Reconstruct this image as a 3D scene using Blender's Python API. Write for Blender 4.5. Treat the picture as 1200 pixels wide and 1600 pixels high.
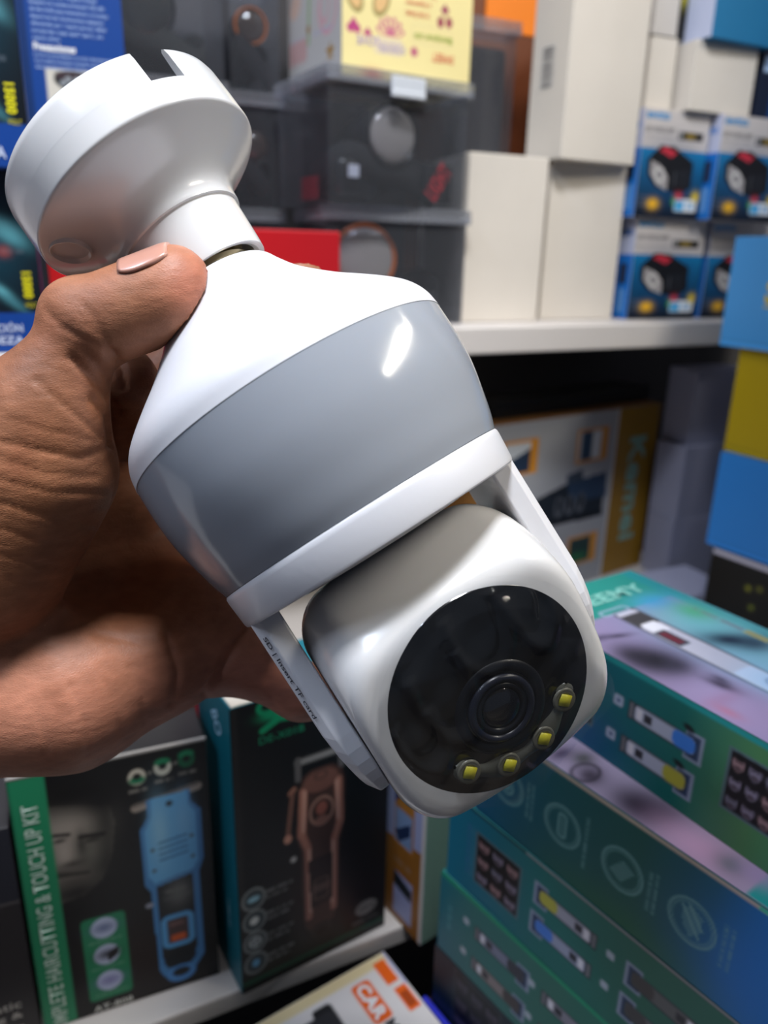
import bpy, bmesh, math
import numpy as np
from mathutils import Matrix, Vector

for o in list(bpy.data.objects):
    bpy.data.objects.remove(o)
SC = bpy.context.scene
COL = SC.collection
R = math.radians


def lin(c):
    out = []
    for v in c[:3]:
        v = v / 255.0
        out.append(v / 12.92 if v <= 0.04045 else ((v + 0.055) / 1.055) ** 2.4)
    return out


# ------------------------------------------------------------------ camera
# columns of the camera's own axes in the world: right, down, forward
FPX, CX, CY = 1200.0, 600.0, 800.0
EYE = np.array([0.0, 0.0, 1.45])
_d = np.array([515.0 - CX, 4400.0 - CY, FPX]); _d /= np.linalg.norm(_d)
_f = np.array([0, 0, 1.0]) - _d * _d[2]; _f /= np.linalg.norm(_f)
_r = np.cross(_d, _f)
MW = np.array([_r, _f, -_d])              # camera frame (right, down, forward) -> world


def c2w(p):
    return EYE + MW @ np.asarray(p, float)


cd = bpy.data.cameras.new('camera')
cam = bpy.data.objects.new('camera', cd)
COL.objects.link(cam)
cd.sensor_fit = 'HORIZONTAL'
cd.sensor_width = 36.0
cd.lens = 36.0
cd.clip_start = 0.01
cd.dof.use_dof = True
cd.dof.focus_distance = 0.225
cd.dof.aperture_fstop = 36.0 / 2.9        # a phone lens: about 3 mm of opening
rx, dn, fw = MW[:, 0], MW[:, 1], MW[:, 2]
cam.matrix_world = Matrix(((rx[0], -dn[0], -fw[0], EYE[0]), (rx[1], -dn[1], -fw[1], EYE[1]),
                           (rx[2], -dn[2], -fw[2], EYE[2]), (0, 0, 0, 1)))
SC.camera = cam

# ------------------------------------------------------------------ world, lamps, exposure
wd = bpy.data.worlds.new('shop_air'); SC.world = wd
wd.use_nodes = True
bg = wd.node_tree.nodes['Background']
bg.inputs[0].default_value = (0.62, 0.75, 1.0, 1)
bg.inputs[1].default_value = 0.085
SC.view_settings.view_transform = 'Standard'
SC.view_settings.look = 'None'
SC.view_settings.gamma = 1.0
SC.view_settings.use_curve_mapping = False
SC.view_settings.exposure = 0.0


def area(name, loc, aim, sx, sy, power, colr):
    l = bpy.data.lights.new(name, 'AREA')
    l.shape = 'RECTANGLE'; l.size = sx; l.size_y = sy; l.energy = power; l.color = colr
    o = bpy.data.objects.new(name, l); COL.objects.link(o)
    o.location = loc
    o.rotation_euler = (Vector(aim) - Vector(loc)).to_track_quat('-Z', 'Y').to_euler()
    return o


LAMPS = [((0.05, 0.02, 2.58), 0.35, 0.22, 29.5, (0.92, 0.95, 1.0)),
         ((1.25, 0.25, 2.58), 0.12, 1.2, 32.0, (1.0, 0.93, 0.80)),
         ((-0.85, -0.15, 2.58), 0.12, 0.9, 16.0, (0.70, 0.81, 1.0))]
for i, (p, sx, sy, e, c) in enumerate(LAMPS):
    area('tube_light', p, (p[0], p[1], 0), sx, sy, e, c)


# ------------------------------------------------------------------ materials
MATS = {}


def mat(name, color, rough=0.5, metal=0.0, coat=0.0, spec=0.5, noise=0.0, nscale=30.0, bump=0.0, bscale=200.0,
        trans=0.0, sss=0.0):
    if name in MATS:
        return MATS[name]
    m = bpy.data.materials.new(name); m.use_nodes = True
    nt = m.node_tree; b = nt.nodes['Principled BSDF']
    c = lin(color)
    b.inputs['Base Color'].default_value = (*c, 1)
    b.inputs['Roughness'].default_value = rough
    b.inputs['Metallic'].default_value = metal
    b.inputs['Coat Weight'].default_value = coat
    b.inputs['Coat Roughness'].default_value = 0.15
    b.inputs['Specular IOR Level'].default_value = spec
    if trans:
        b.inputs['Transmission Weight'].default_value = trans
    if sss:
        b.inputs['Subsurface Weight'].default_value = sss
        b.inputs['Subsurface Scale'].default_value = 0.004
        b.inputs['Subsurface Radius'].default_value = (1, 0.5, 0.3)
    if noise:
        tc = nt.nodes.new('ShaderNodeTexCoord')
        nz = nt.nodes.new('ShaderNodeTexNoise'); nz.inputs['Scale'].default_value = nscale
        nz.inputs['Detail'].default_value = 4
        nt.links.new(tc.outputs['Object'], nz.inputs['Vector'])
        mx = nt.nodes.new('ShaderNodeMix'); mx.data_type = 'RGBA'
        mx.inputs[6].default_value = (*[v * (1 - noise) for v in c], 1)
        mx.inputs[7].default_value = (*[min(1, v * (1 + noise)) for v in c], 1)
        nt.links.new(nz.outputs[0], mx.inputs[0])
        nt.links.new(mx.outputs[2], b.inputs['Base Color'])
    if bump:
        tc = nt.nodes.new('ShaderNodeTexCoord')
        nz = nt.nodes.new('ShaderNodeTexNoise'); nz.inputs['Scale'].default_value = bscale
        nt.links.new(tc.outputs['Object'], nz.inputs['Vector'])
        bp = nt.nodes.new('ShaderNodeBump'); bp.inputs['Strength'].default_value = bump
        bp.inputs['Distance'].default_value = 0.001
        nt.links.new(nz.outputs[0], bp.inputs['Height'])
        nt.links.new(bp.outputs[0], b.inputs['Normal'])
    MATS[name] = m
    return m


def print_mat():
    if 'print' in MATS:
        return MATS['print']
    m = bpy.data.materials.new('printed_carton'); m.use_nodes = True
    nt = m.node_tree; b = nt.nodes['Principled BSDF']
    a = nt.nodes.new('ShaderNodeAttribute'); a.attribute_name = 'Col'
    nt.links.new(a.outputs['Color'], b.inputs['Base Color'])
    b.inputs['Roughness'].default_value = 0.42
    b.inputs['Specular IOR Level'].default_value = 0.35
    MATS['print'] = m
    return m


def clear_mat(name, tint, white=0.16, gloss=0.10, rough=0.06):
    if name in MATS:
        return MATS[name]
    m = bpy.data.materials.new(name); m.use_nodes = True
    nt = m.node_tree; nt.nodes.clear()
    out = nt.nodes.new('ShaderNodeOutputMaterial')
    tr = nt.nodes.new('ShaderNodeBsdfTransparent'); tr.inputs[0].default_value = (*tint, 1)
    gl = nt.nodes.new('ShaderNodeBsdfGlossy'); gl.inputs[1].default_value = rough
    df = nt.nodes.new('ShaderNodeBsdfDiffuse'); df.inputs[0].default_value = (0.75, 0.78, 0.85, 1)
    m1 = nt.nodes.new('ShaderNodeMixShader'); m1.inputs[0].default_value = white
    nt.links.new(tr.outputs[0], m1.inputs[1]); nt.links.new(df.outputs[0], m1.inputs[2])
    m2 = nt.nodes.new('ShaderNodeMixShader'); 
    fr = nt.nodes.new('ShaderNodeFresnel'); fr.inputs[0].default_value = 1.45
    ad = nt.nodes.new('ShaderNodeMath'); ad.operation = 'MULTIPLY'; ad.inputs[1].default_value = gloss * 10
    nt.links.new(fr.outputs[0], ad.inputs[0]); nt.links.new(ad.outputs[0], m2.inputs[0])
    nt.links.new(m1.outputs[0], m2.inputs[1]); nt.links.new(gl.outputs[0], m2.inputs[2])
    nt.links.new(m2.outputs[0], out.inputs[0])
    MATS[name] = m
    return m


# ------------------------------------------------------------------ object helpers
def link(name, me, m=None, parent=None, smooth=False):
    o = bpy.data.objects.new(name, me); COL.objects.link(o)
    if m is not None:
        me.materials.append(m)
    if parent is not None:
        o.parent = parent
    if smooth:
        me.polygons.foreach_set('use_smooth', [True] * len(me.polygons))
    return o


def tag(o, label, cat, group=None):
    o['label'] = label; o['category'] = cat
    if group:
        o['group'] = group
    return o


def struct(o):
    o['kind'] = 'structure'
    return o


def me_bm(bm, name='mesh'):
    me = bpy.data.meshes.new(name); bm.normal_update(); bm.to_mesh(me); bm.free()
    return me


def me_py(v, f, name='mesh'):
    me = bpy.data.meshes.new(name); me.from_pydata([tuple(map(float, p)) for p in v], [], f); me.update()
    return me


def bx(bm, x0, y0, z0, x1, y1, z1, bev=0.0, seg=2):
    vs = [bm.verts.new((x, y, z)) for x in (x0, x1) for y in (y0, y1) for z in (z0, z1)]
    q = [(0, 1, 3, 2), (4, 6, 7, 5), (0, 4, 5, 1), (2, 3, 7, 6), (0, 2, 6, 4), (1, 5, 7, 3)]
    fs = [bm.faces.new([vs[i] for i in f]) for f in q]
    if bev:
        es = list({e for f in fs for e in f.edges})
        bmesh.ops.bevel(bm, geom=es, offset=bev, segments=seg, profile=0.5, affect='EDGES')
    return vs


def box_me(x0, y0, z0, x1, y1, z1, bev=0.0008, seg=2):
    bm = bmesh.new(); bx(bm, x0, y0, z0, x1, y1, z1, bev, seg)
    return me_bm(bm)


def lathe(profile, n=96, closed=False):
    """profile: list of (t, r) turned round local z"""
    v = []; f = []
    for (t, r) in profile:
        for i in range(n):
            a = 2 * math.pi * i / n
            v.append((r * math.cos(a), r * math.sin(a), t))
    m = len(profile)
    for j in range(m - 1 if not closed else m):
        for i in range(n):
            a = j * n + i; b = j * n + (i + 1) % n
            k = (j + 1) % m
            f.append((a, b, k * n + (i + 1) % n, k * n + i))
    return v, f


def crisp(me, a=35):
    me.polygons.foreach_set('use_smooth', [True] * len(me.polygons))
    me.set_sharp_from_angle(angle=R(a))
    return me


def fixn(me):
    bm = bmesh.new(); bm.from_mesh(me)
    bmesh.ops.remove_doubles(bm, verts=bm.verts, dist=1e-6)
    bmesh.ops.recalc_face_normals(bm, faces=bm.faces)
    bm.to_mesh(me); bm.free()
    return me


# ------------------------------------------------------------------ flat print: colour painted vertex by vertex (mm units)
class Pan:
    def __init__(s, w, h, base, res=1.0):
        s.w, s.h = w, h
        s.nx = max(2, int(w / res) + 1); s.ny = max(2, int(h / res) + 1)
        s.X, s.Y = np.meshgrid(np.linspace(0, w, s.nx), np.linspace(0, h, s.ny))
        s.C = np.zeros((s.ny, s.nx, 3)) + np.array(lin(base))
        s.res = res

    def put(s, m, c, a=1.0):
        m = (np.clip(m, 0, 1) * a)[..., None]
        s.C = s.C * (1 - m) + np.array(lin(c)) * m

    def rot(s, cx, cy, ang):
        c, n = math.cos(R(ang)), math.sin(R(ang))
        dx, dy = s.X - cx, s.Y - cy
        return dx * c + dy * n, -dx * n + dy * c

    def rr(s, cx, cy, w, h, c, r=0.0, ang=0, a=1.0, soft=None, ring=0):
        soft = soft or s.res * 0.6
        x, y = s.rot(cx, cy, ang)
        qx, qy = np.abs(x) - (w / 2 - r), np.abs(y) - (h / 2 - r)
        d = np.hypot(np.maximum(qx, 0), np.maximum(qy, 0)) + np.minimum(np.maximum(qx, qy), 0) - r
        if ring:
            d = np.abs(d) - ring / 2
        s.put(0.5 - d / (2 * soft), c, a)

    def rect(s, x0, y0, x1, y1, c, **k):
        s.rr((x0 + x1) / 2, (y0 + y1) / 2, x1 - x0, y1 - y0, c, **k)

    def ell(s, cx, cy, rx, ry, c, ang=0, a=1.0, soft=None, ring=0):
        soft = soft or s.res * 0.6
        x, y = s.rot(cx, cy, ang)
        d = (np.hypot(x / rx, y / ry) - 1) * min(rx, ry)
        if ring:
            d = np.abs(d) - ring / 2
        s.put(0.5 - d / (2 * soft), c, a)

    def blob(s, cx, cy, sx, sy, c, a=1.0, ang=0):
        x, y = s.rot(cx, cy, ang)
        s.put(np.exp(-0.5 * ((x / sx) ** 2 + (y / sy) ** 2)), c, a)

    def line(s, x0, y0, x1, y1, w, c, a=1.0):
        L = math.hypot(x1 - x0, y1 - y0)
        s.rr((x0 + x1) / 2, (y0 + y1) / 2, L + w, w, c, r=w / 2, ang=math.degrees(math.atan2(y1 - y0, x1 - x0)), a=a)

    def poly(s, pts, c, a=1.0):
        ins = np.zeros(s.X.shape, bool)
        n = len(pts)
        for i in range(n):
            x0, y0 = pts[i]; x1, y1 = pts[(i + 1) % n]
            cond = (y0 > s.Y) != (y1 > s.Y)
            xs = (x1 - x0) * (s.Y - y0) / ((y1 - y0) if y1 != y0 else 1e-9) + x0
            ins ^= cond & (s.X < xs)
        s.put(ins.astype(float), c, a)

    def gradv(s, c0, c1, y0=0, y1=None):
        y1 = s.h if y1 is None else y1
        t = np.clip((s.Y - y0) / (y1 - y0), 0, 1)[..., None]
        s.C = np.array(lin(c0)) * (1 - t) + np.array(lin(c1)) * t

    def gradh(s, stops):
        xs = [q[0] * s.w for q in stops]
        cs = np.array([lin(q[1]) for q in stops])
        for k in range(3):
            s.C[..., k] = np.interp(s.X, xs, cs[:, k])

    def script(s, x0, x1, y, h, c, a=0.8, ang=0, seed=1):
        """a row of fine print too small to read"""
        rng = np.random.RandomState(seed)
        x = x0
        while x < x1:
            w = min(rng.uniform(1.2, 5.5) * h * 0.8, x1 - x)
            if ang == 0:
                s.rect(x, y, x + w, y + h, c, a=a * rng.uniform(0.6, 1))
            else:
                s.rect(y, x, y + h, x + w, c, a=a * rng.uniform(0.6, 1))
            x += w + h * 0.7


FACES = {  # name: origin fraction (x,y,z), x axis, y axis, outward normal   in box axes (w,d,h)
    'F': ((0, 0, 0), (1, 0, 0), (0, 0, 1), (0, -1, 0)),
    'L': ((0, 1, 0), (0, -1, 0), (0, 0, 1), (-1, 0, 0)),
    'R': ((1, 0, 0), (0, 1, 0), (0, 0, 1), (1, 0, 0)),
    'T': ((0, 0, 1), (1, 0, 0), (0, 1, 0), (0, 0, 1)),
}


def face_mat(size, face, off=0.0003):
    o, x, y, n = FACES[face]
    org = [o[i] * size[i] + n[i] * off for i in range(3)]
    return Matrix(((x[0], y[0], n[0], org[0]), (x[1], y[1], n[1], org[1]), (x[2], y[2], n[2], org[2]), (0, 0, 0, 1)))


def panel(pan, parent, size, face, name='front_print', x0=0.0, y0=0.0, off=0.0003):
    """lay a painted panel (mm) on a box face; x0,y0 in mm"""
    M = face_mat(size, face, off)
    nx, ny = pan.nx, pan.ny
    X = (pan.X.ravel() + x0) / 1000; Y = (pan.Y.ravel() + y0) / 1000
    Ma = np.array(M)
    co = X[:, None] * Ma[:3, 0] + Y[:, None] * Ma[:3, 1] + Ma[:3, 3]
    idx = np.arange(nx * ny).reshape(ny, nx)
    q = np.stack([idx[:-1, :-1], idx[:-1, 1:], idx[1:, 1:], idx[1:, :-1]], -1).reshape(-1, 4)
    me = bpy.data.meshes.new(name)
    me.vertices.add(nx * ny); me.vertices.foreach_set('co', co.ravel())
    me.loops.add(q.size); me.loops.foreach_set('vertex_index', q.ravel().astype(np.int32))
    me.polygons.add(len(q)); me.polygons.foreach_set('loop_start', np.arange(0, q.size, 4, dtype=np.int32))
    me.update(calc_edges=True)
    at = me.color_attributes.new('Col', 'FLOAT_COLOR', 'POINT')
    c4 = np.ones((nx * ny, 4)); c4[:, :3] = np.clip(pan.C.reshape(-1, 3), 0, 1)
    at.data.foreach_set('color', c4.ravel())
    return link(name, me, print_mat(), parent)


def ink(c):
    return mat('ink_%d_%d_%d' % tuple(c[:3]), c, rough=0.5)


TXT = {}


def text_mesh(s, bold=0.0, xs=1.0, shear=0.0):
    k = (s, bold, xs, shear)
    if k in TXT:
        return TXT[k]
    cu = bpy.data.curves.new('lettering', 'FONT'); cu.body = s; cu.size = 1.0
    cu.offset = bold; cu.shear = shear; cu.resolution_u = 3
    cu.space_character = 1.0 + bold * 2
    o = bpy.data.objects.new('lettering', cu); COL.objects.link(o)
    dg = bpy.context.evaluated_depsgraph_get()
    me = bpy.data.meshes.new_from_object(o.evaluated_get(dg))
    bpy.data.objects.remove(o); bpy.data.curves.remove(cu)
    co = np.empty(len(me.vertices) * 3); me.vertices.foreach_get('co', co); co = co.reshape(-1, 3)
    lo, hi = co.min(0), co.max(0)
    co[:, 0] = (co[:, 0] - (lo[0] + hi[0]) / 2); co[:, 1] = (co[:, 1] - (lo[1] + hi[1]) / 2)
    W, H = hi[0] - lo[0], hi[1] - lo[1]
    TXT[k] = (co.copy(), me, W, H)
    return TXT[k]


def text(s, parent, M, x, y, w, h, c, ang=0.0, bold=0.012, off=0.0004, name='lettering', shear=0.0):
    """lettering fitted to w x h mm, centred on (x, y) mm of the face frame M"""
    co, me0, W, H = text_mesh(s, bold, 1.0, shear)
    me = me0.copy()
    p = co.copy()
    p[:, 0] *= w / W / 1000; p[:, 1] *= h / H / 1000
    ca, sa = math.cos(R(ang)), math.sin(R(ang))
    q = np.stack([p[:, 0] * ca - p[:, 1] * sa + x / 1000, p[:, 0] * sa + p[:, 1] * ca + y / 1000,
                  np.full(len(p), off)], 1)
    Ma = np.array(M)
    q = q @ Ma[:3, :3].T + Ma[:3, 3]
    me.vertices.foreach_set('co', q.ravel()); me.update()
    me.materials.clear()
    return link(name, me, ink(c), parent)


def carton(name, label, cat, P, yaw, w, d, h, color, group=None, roll=0, tilt=0, m=None, bev=0.0008):
    """one closed carton, its origin at the front left bottom corner"""
    o = link(name, box_me(0, 0, 0, w, d, h, bev), m or mat('card_%d_%d_%d' % tuple(color), color, rough=0.5,
                                                          noise=0.04, nscale=25), None)
    o.location = P
    o.rotation_euler = (R(tilt), -R(roll), R(yaw))
    tag(o, label, cat, group)
    return o, (w, d, h)


def flap(o, s, color, depth=0.012, name='lid_flap'):
    """the tuck flap seam along the front of a carton's top"""
    w, d, h = s
    me = box_me(0.001, 0.0006, h - 0.0002, w - 0.001, min(depth, d * .6), h + 0.0007, 0.0003, 1)
    return link(name, me, mat('card_%d_%d_%d' % tuple(color), color), o)
# ------------------------------------------------------------------ room shell and shelves
WHITE = mat('shelf_board_white', (198, 192, 188), rough=0.45, noise=0.05, nscale=8)
def uslab(name, yaw, n0, n1, u0, u1, z0, z1, m, bev=0.0015):
    """a board in axes turned by yaw: u along the shelf, n towards the wall"""
    o = link(name, box_me(u0, n0, z0, u1, n1, z1, bev), m)
    o.rotation_euler = (0, 0, R(yaw))
    return o

struct(link('floor', box_me(-3, -3, -0.05, 4, 4, 0, 0), mat('floor_tile', (120, 112, 104), rough=0.35, noise=0.15, nscale=3)))
struct(link('ceiling', box_me(-3, -3, 2.68, 4, 4, 2.73, 0), mat('ceiling_paint', (216, 214, 210), rough=0.9, noise=0.02)))
struct(uslab('wall_back', 26, 1.0, 1.05, -2.5, 3.0, 0, 2.68, mat('wall_dark', (58, 56, 58), rough=0.8, noise=0.1)))
for i, (p, sx, sy, e, c) in enumerate(LAMPS):
    o = link('tube_lamp_fixture', box_me(-sx / 2 - .02, -sy / 2 - .02, 0.01, sx / 2 + .02, sy / 2 + .02, 0.10, .004),
             mat('lamp_housing', (225, 225, 225), rough=0.4))
    o.location = p
    tag(o, ['white ceiling tube fitting above the photographer', 'white ceiling tube fitting over the right hand shelves',
            'white ceiling tube fitting far left behind the photographer'][i], 'ceiling lamp')

# unseen blockers, added to keep the tubes off the teal stack and right side
o = link('shade_board', box_me(0, 0, 0, .38, .56, .025, .002), WHITE)
o.location = (.052, .05, 1.95); o.rotation_euler = (0, 0, R(-17)); tag(o, 'unseen white board added overhead to shade the teal trimmer stack', 'shelf')
for (x, y) in ((.02, .27), (.36, .27), (.02, .54), (.36, .54)):
    link('shade_board_rod', box_me(x - .003, y - .003, .025, x + .003, y + .003, .73, .001), mat('upright_metal', (172, 180, 205), rough=0.35), o)
o = link('side_blocker', box_me(0, 0, 0, 0.34, .62, 1.70, .004), mat('blocker_dark', (70, 72, 80), rough=.5, noise=.1)); o.location = (.50, -.09, 0)  # unseen block, added to shade the stack from the right-hand tube
tag(o, 'added unseen dark cabinet beyond the right edge beside the teal trimmer stack', 'blocker')
for k in range(4):
    link('blocker_panel', box_me(-.012, .015, .06 + .39 * k, 0, .605, .43 + .39 * k, .003), mat('blocker_panel_grey', (84, 86, 94), rough=.45), o)
struct(link('shade_partition', box_me(.62, .79, 0, .65, 1.36, 2.3, .002), mat('shade_partition_board', (150, 150, 158), rough=.7, noise=.05)))  # unseen partition, added to keep the right-hand tube off the far cartons
o = uslab('shelf_board', 26.8, 0.689, 0.985, 0.042, 0.905, 1.354, 1.3815, WHITE)
tag(o, 'upper white shelf board carrying the blank white cartons and clear plastic boxes', 'shelf')
o = uslab('shelf_board', 27, 0.582, 0.98, -0.9, 0.036, 1.350, 1.3815, WHITE)
tag(o, 'upper white shelf board on the left, under the blue lamp boxes and the hand', 'shelf')
o = uslab('shelf_board', 26.3, 0.371, 0.985, -0.9, 0.905, 0.984, 0.9995, WHITE)
tag(o, 'lower white shelf board holding the two upright hair clipper boxes', 'shelf')
o = link('counter_top', box_me(-0.7, -0.28, 0.895, 0.40, 0.365, 0.9295, 0.002), mat('counter_dark', (38, 20, 20), rough=0.5, noise=0.1))
o.rotation_euler = (0, 0, R(26.3))
tag(o, 'dark red counter top in front of the lower shelf, under the stacked boxes', 'counter')
for k, (u, n0, n1, z0, z1) in enumerate([(0.435, 0.70, 0.725, 1.305, 1.354)]):
    o = uslab('shelf_bracket', 26.8, n0, n1, u, u + 0.012, z0, z1, mat('upright_metal', (172, 180, 205), rough=0.35))
    tag(o, 'pale metal bracket under the upper shelf just right of the grey light band', 'shelf support')

# ------------------------------------------------------------------ blank white cartons, upper right
def whitebox(label, P, yaw, w, d, h, c=(206, 198, 187), tape=True, g='blank white cartons on the upper shelf', **k):
    o, s = carton('white_carton', label, 'box', P, yaw, w, d, h, c, g, **k)
    flap(o, s, c)
    return o, s

whitebox('blank white carton standing on the shelf right of the clear plastic boxes', (.0812, .8813, 1.382), 23.2, .0986, .12, .173)
whitebox('blank white carton on the shelf between another white one and the lamp boxes', (.1806, .9475, 1.382), 21.5, .1035, .09, .173)
o, s = whitebox('tall white carton with a barcode on its left side, top of its stack', (.1840, .9215, 1.5559), 28, .108, .0634, .1817)
p = Pan(26, 44, (204, 198, 190), 0.8)
rng = np.random.RandomState(4); y = 2.0
while y < 42:
    t = rng.choice([.8, 1.2, 1.8]); p.rect(4, y, 21, y + t, (40, 40, 48)); y += t + rng.choice([.8, 1.2])
p.script(2, 40, 22.3, 1.6, (70, 70, 80), ang=90, seed=3)
panel(p, o, s, 'L', 'barcode_print', 15, 72)
whitebox('white carton with a creased left side, standing on the boxed headlamps', (.3400, .9893, 1.6178), 24, .0950, .065, .0714)
whitebox('white carton tucked between the barcoded carton and the creased one', (.2900, .9920, 1.6178), 24, .038, .045, .075)
o, s = whitebox('small grey-white carton topmost beside the barcoded one', (.2890, .9900, 1.6935), 24, .034, .045, .09, c=(190, 184, 178))
o, s = carton('black_carton', 'black carton with a yellow mark at the top, partly behind the teal carton', 'box', (.3225, 1.012, 1.6935), 26, .013, .03, .09, (18, 18, 16))
p = Pan(10, 40, (18, 18, 16)); p.blob(5, 25, 3, 8, (200, 190, 60)); panel(p, o, s, 'F', 'front_print', 1, 20)
o, s = carton('teal_carton', 'plain teal carton with pale left side on top of the creased white carton', 'box', (.352, .981, 1.6895), 26, .099, .055, .1, (12, 105, 150))
p = Pan(54, 98, (186, 192, 214)); panel(p, o, s, 'L', 'side_print', .5, 1)
o, s = carton('dark_blue_carton', 'dark blue carton with a white sticker at the right edge of the top shelf', 'box', (.436, 1.036, 1.6178), 24, .09, .05, .085, (14, 26, 48))
p = Pan(88, 83, (14, 26, 48)); p.rect(4, 50, 24, 66, (170, 195, 225)); p.rect(20, 0, 88, 48, (10, 62, 120)); p.script(6, 22, 56, 4, (60, 120, 190), seed=2)
panel(p, o, s, 'F', 'front_print', 1, 1)

# ------------------------------------------------------------------ boxed headlamps
def lampbox(label, P, yaw, w, d, h, seed):
    o, s = carton('headlamp_carton', label, 'box', P, yaw, w, d, h, (192, 185, 182), 'boxed headlamps on the upper shelf')
    W, H = w * 1000, h * 1000
    p = Pan(W, H, (192, 185, 181), 0.9)
    k = W / 98.0
    sp = 75 * H / 116
    dark = Pan(W, sp, (8, 14, 28), 0.9)
    m = (p.Y < sp).astype(float)
    t = np.clip(p.Y / sp, 0, 1)[..., None]
    gr = np.array(lin((6, 9, 18))) * (1 - t ** 1.6) + np.array(lin((14, 122, 178))) * t ** 1.6
    p.C = p.C * (1 - m[..., None]) + gr * m[..., None]
    p.blob(46 * k, 50, 34 * k, 24, (10, 60, 105), .75)
    q = lambda pts: [(x * k, y) for x, y in pts]
    p.poly(q([(11, 63), (29, 79), (50, 78), (80, 63), (81, 36), (66, 27), (26, 34), (13, 46)]), (16, 17, 22))
    p.poly(q([(17, 62), (30, 58), (44, 46), (45, 30), (28, 36), (17, 48)]), (150, 146, 146))
    p.ell(31 * k, 47, 8 * k, 9, (190, 186, 184), ang=30); p.ell(31 * k, 47, 4 * k, 5, (120, 118, 120), ang=30)
    p.poly(q([(27, 73), (36, 78), (54, 72), (46, 66)]), (176, 42, 58))
    p.rect(53 * k, 36, 56 * k, 52, (58, 60, 66)); p.rect(60 * k, 35, 76 * k, 54, (26, 28, 34))
    p.rect(52 * k, 86, 90 * k, 95, (38, 36, 34)); p.rect(64 * k, 87, 78 * k, 94, (120, 100, 40)); p.rect(54 * k, 88, 58 * k, 94, (150, 150, 150))
    p.blob(26 * k, 15, 6 * k, 4, (232, 180, 40)); p.ell(26 * k, 15, 7 * k, 5, (225, 168, 36), a=.7)
    p.rr(76 * k, 15, 34 * k, 14, (225, 228, 232), r=2); p.rect(60 * k, 9, 74 * k, 20, (70, 165, 215)); p.rect(78 * k, 11, 90 * k, 19, (160, 190, 215))
    p.blob(64 * k, 25, 4, 3, (200, 60, 70)); p.blob(90 * k, 25, 4, 4, (225, 195, 40)); p.blob(57 * k, 19, 2, 3, (60, 150, 80))
    for r in range(3):
        p.script(3 * k, 18 * k, 12 + r * 5, 1.6, (120, 120, 130), .5, seed=seed + r)
    p.script(2 * k, 46 * k, 86, 1.8, (120, 115, 112), .6, seed=seed + 7)
    p.script(70 * k, 92 * k, 103, 2.0, (150, 150, 152), .5, seed=seed + 9)
    panel(p, o, s, 'F', 'front_print', 0, 0)
    M = face_mat(s, 'F')
    text('ewtto', o, M, 19.5 * k, 109.5 * H / 116, 34 * k, 8.5, (58, 136, 190), bold=.03)
    text('LED HEADLAMP', o, M, 24 * k, 95 * H / 116, 43 * k, 5.5, (120, 116, 116))
    D = d * 1000
    p = Pan(D, H, (182, 186, 208)); p.rect(0, 0, D, sp, (22, 108, 190)); p.rect(D - 22, 42, D - 8, 66, (40, 52, 80)); p.rect(D - 20, 8, D - 8, 36, (96, 150, 210))
    panel(p, o, s, 'L', 'side_print')
    text('ewtto', o, face_mat(s, 'L'), D - 22, 100 * H / 116, 32, 8, (70, 130, 205), bold=.03)
    return o

lampbox('headlamp carton on the shelf board, right of the blank white cartons', (.2962, .9879, 1.382), 24.7, .112, .07, .119, 1)
lampbox('headlamp carton on the shelf, half hidden behind the sky blue carton', (.4075, 1.0402, 1.382), 24.7, .11, .07, .119, 2)
lampbox('headlamp carton in the upper row beside the tall barcoded carton', (.2868, .9754, 1.5012), 23.8, .0982, .07, .116, 3)
lampbox('headlamp carton in the upper row at the right edge with its blue side showing', (.388, 1.004, 1.5012), 24, .105, .07, .116, 4)

# ------------------------------------------------------------------ blue / yellow / blue stack at the right edge
def plainstack(label, BL, z, yaw, w, d, h, c, mark=None):
    n = (-math.sin(R(yaw)), math.cos(R(yaw)))
    o, s = carton('coloured_carton', label, 'box', (BL[0] - n[0] * d, BL[1] - n[1] * d, z), yaw, w, d, h, c, 'stack of blue and yellow cartons')
    D, H = d * 1000, h * 1000
    p = Pan(D, H, c, 2.0)
    p.rect(0, 0, D, 5, [min(255, int(v * 1.12)) for v in c]); p.rect(0, 5, D, 6.4, [int(v * .85) for v in c])
    panel(p, o, s, 'L', 'side_print')
    if mark:
        text(mark, o, face_mat(s, 'L'), 62, 62, 22, 26, (212, 190, 20), bold=.04)
        text('__', o, face_mat(s, 'L'), 62, 46, 22, 2, (212, 190, 20), bold=.04)
    flap(o, s, c)
    return o, s

plainstack('sky blue carton marked with a yellow letter, topmost of the coloured stack', (.387, .916), 1.3605, 26, .12, .2, .119, (72, 156, 222), 'S')
plainstack('mustard yellow carton between two blue ones at the right edge', (.405, .899), 1.2393, 28, .12, .2, .1205, (186, 158, 22))
plainstack('sky blue carton under the yellow one at the right edge', (.3985, .8905), 1.1233, 33, .12, .2, .1155, (44, 132, 212))
o, s = carton('black_carton', 'black carton with gold and green stars under the lowest blue carton', 'box', (.516, .712, 1.0), 33, .12, .205, .1228, (10, 12, 13))
p = Pan(200, 118, (9, 12, 13)); p.rect(0, 112, 200, 118, (205, 200, 215))
for x, y, c in ((52, 84, (150, 150, 40)), (60, 62, (120, 130, 40)), (54, 40, (140, 100, 40)), (66, 88, (120, 120, 40))):
    p.blob(x, y, 2.2, 2.2, c)
panel(p, o, s, 'L', 'side_print', 2, 2)

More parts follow.
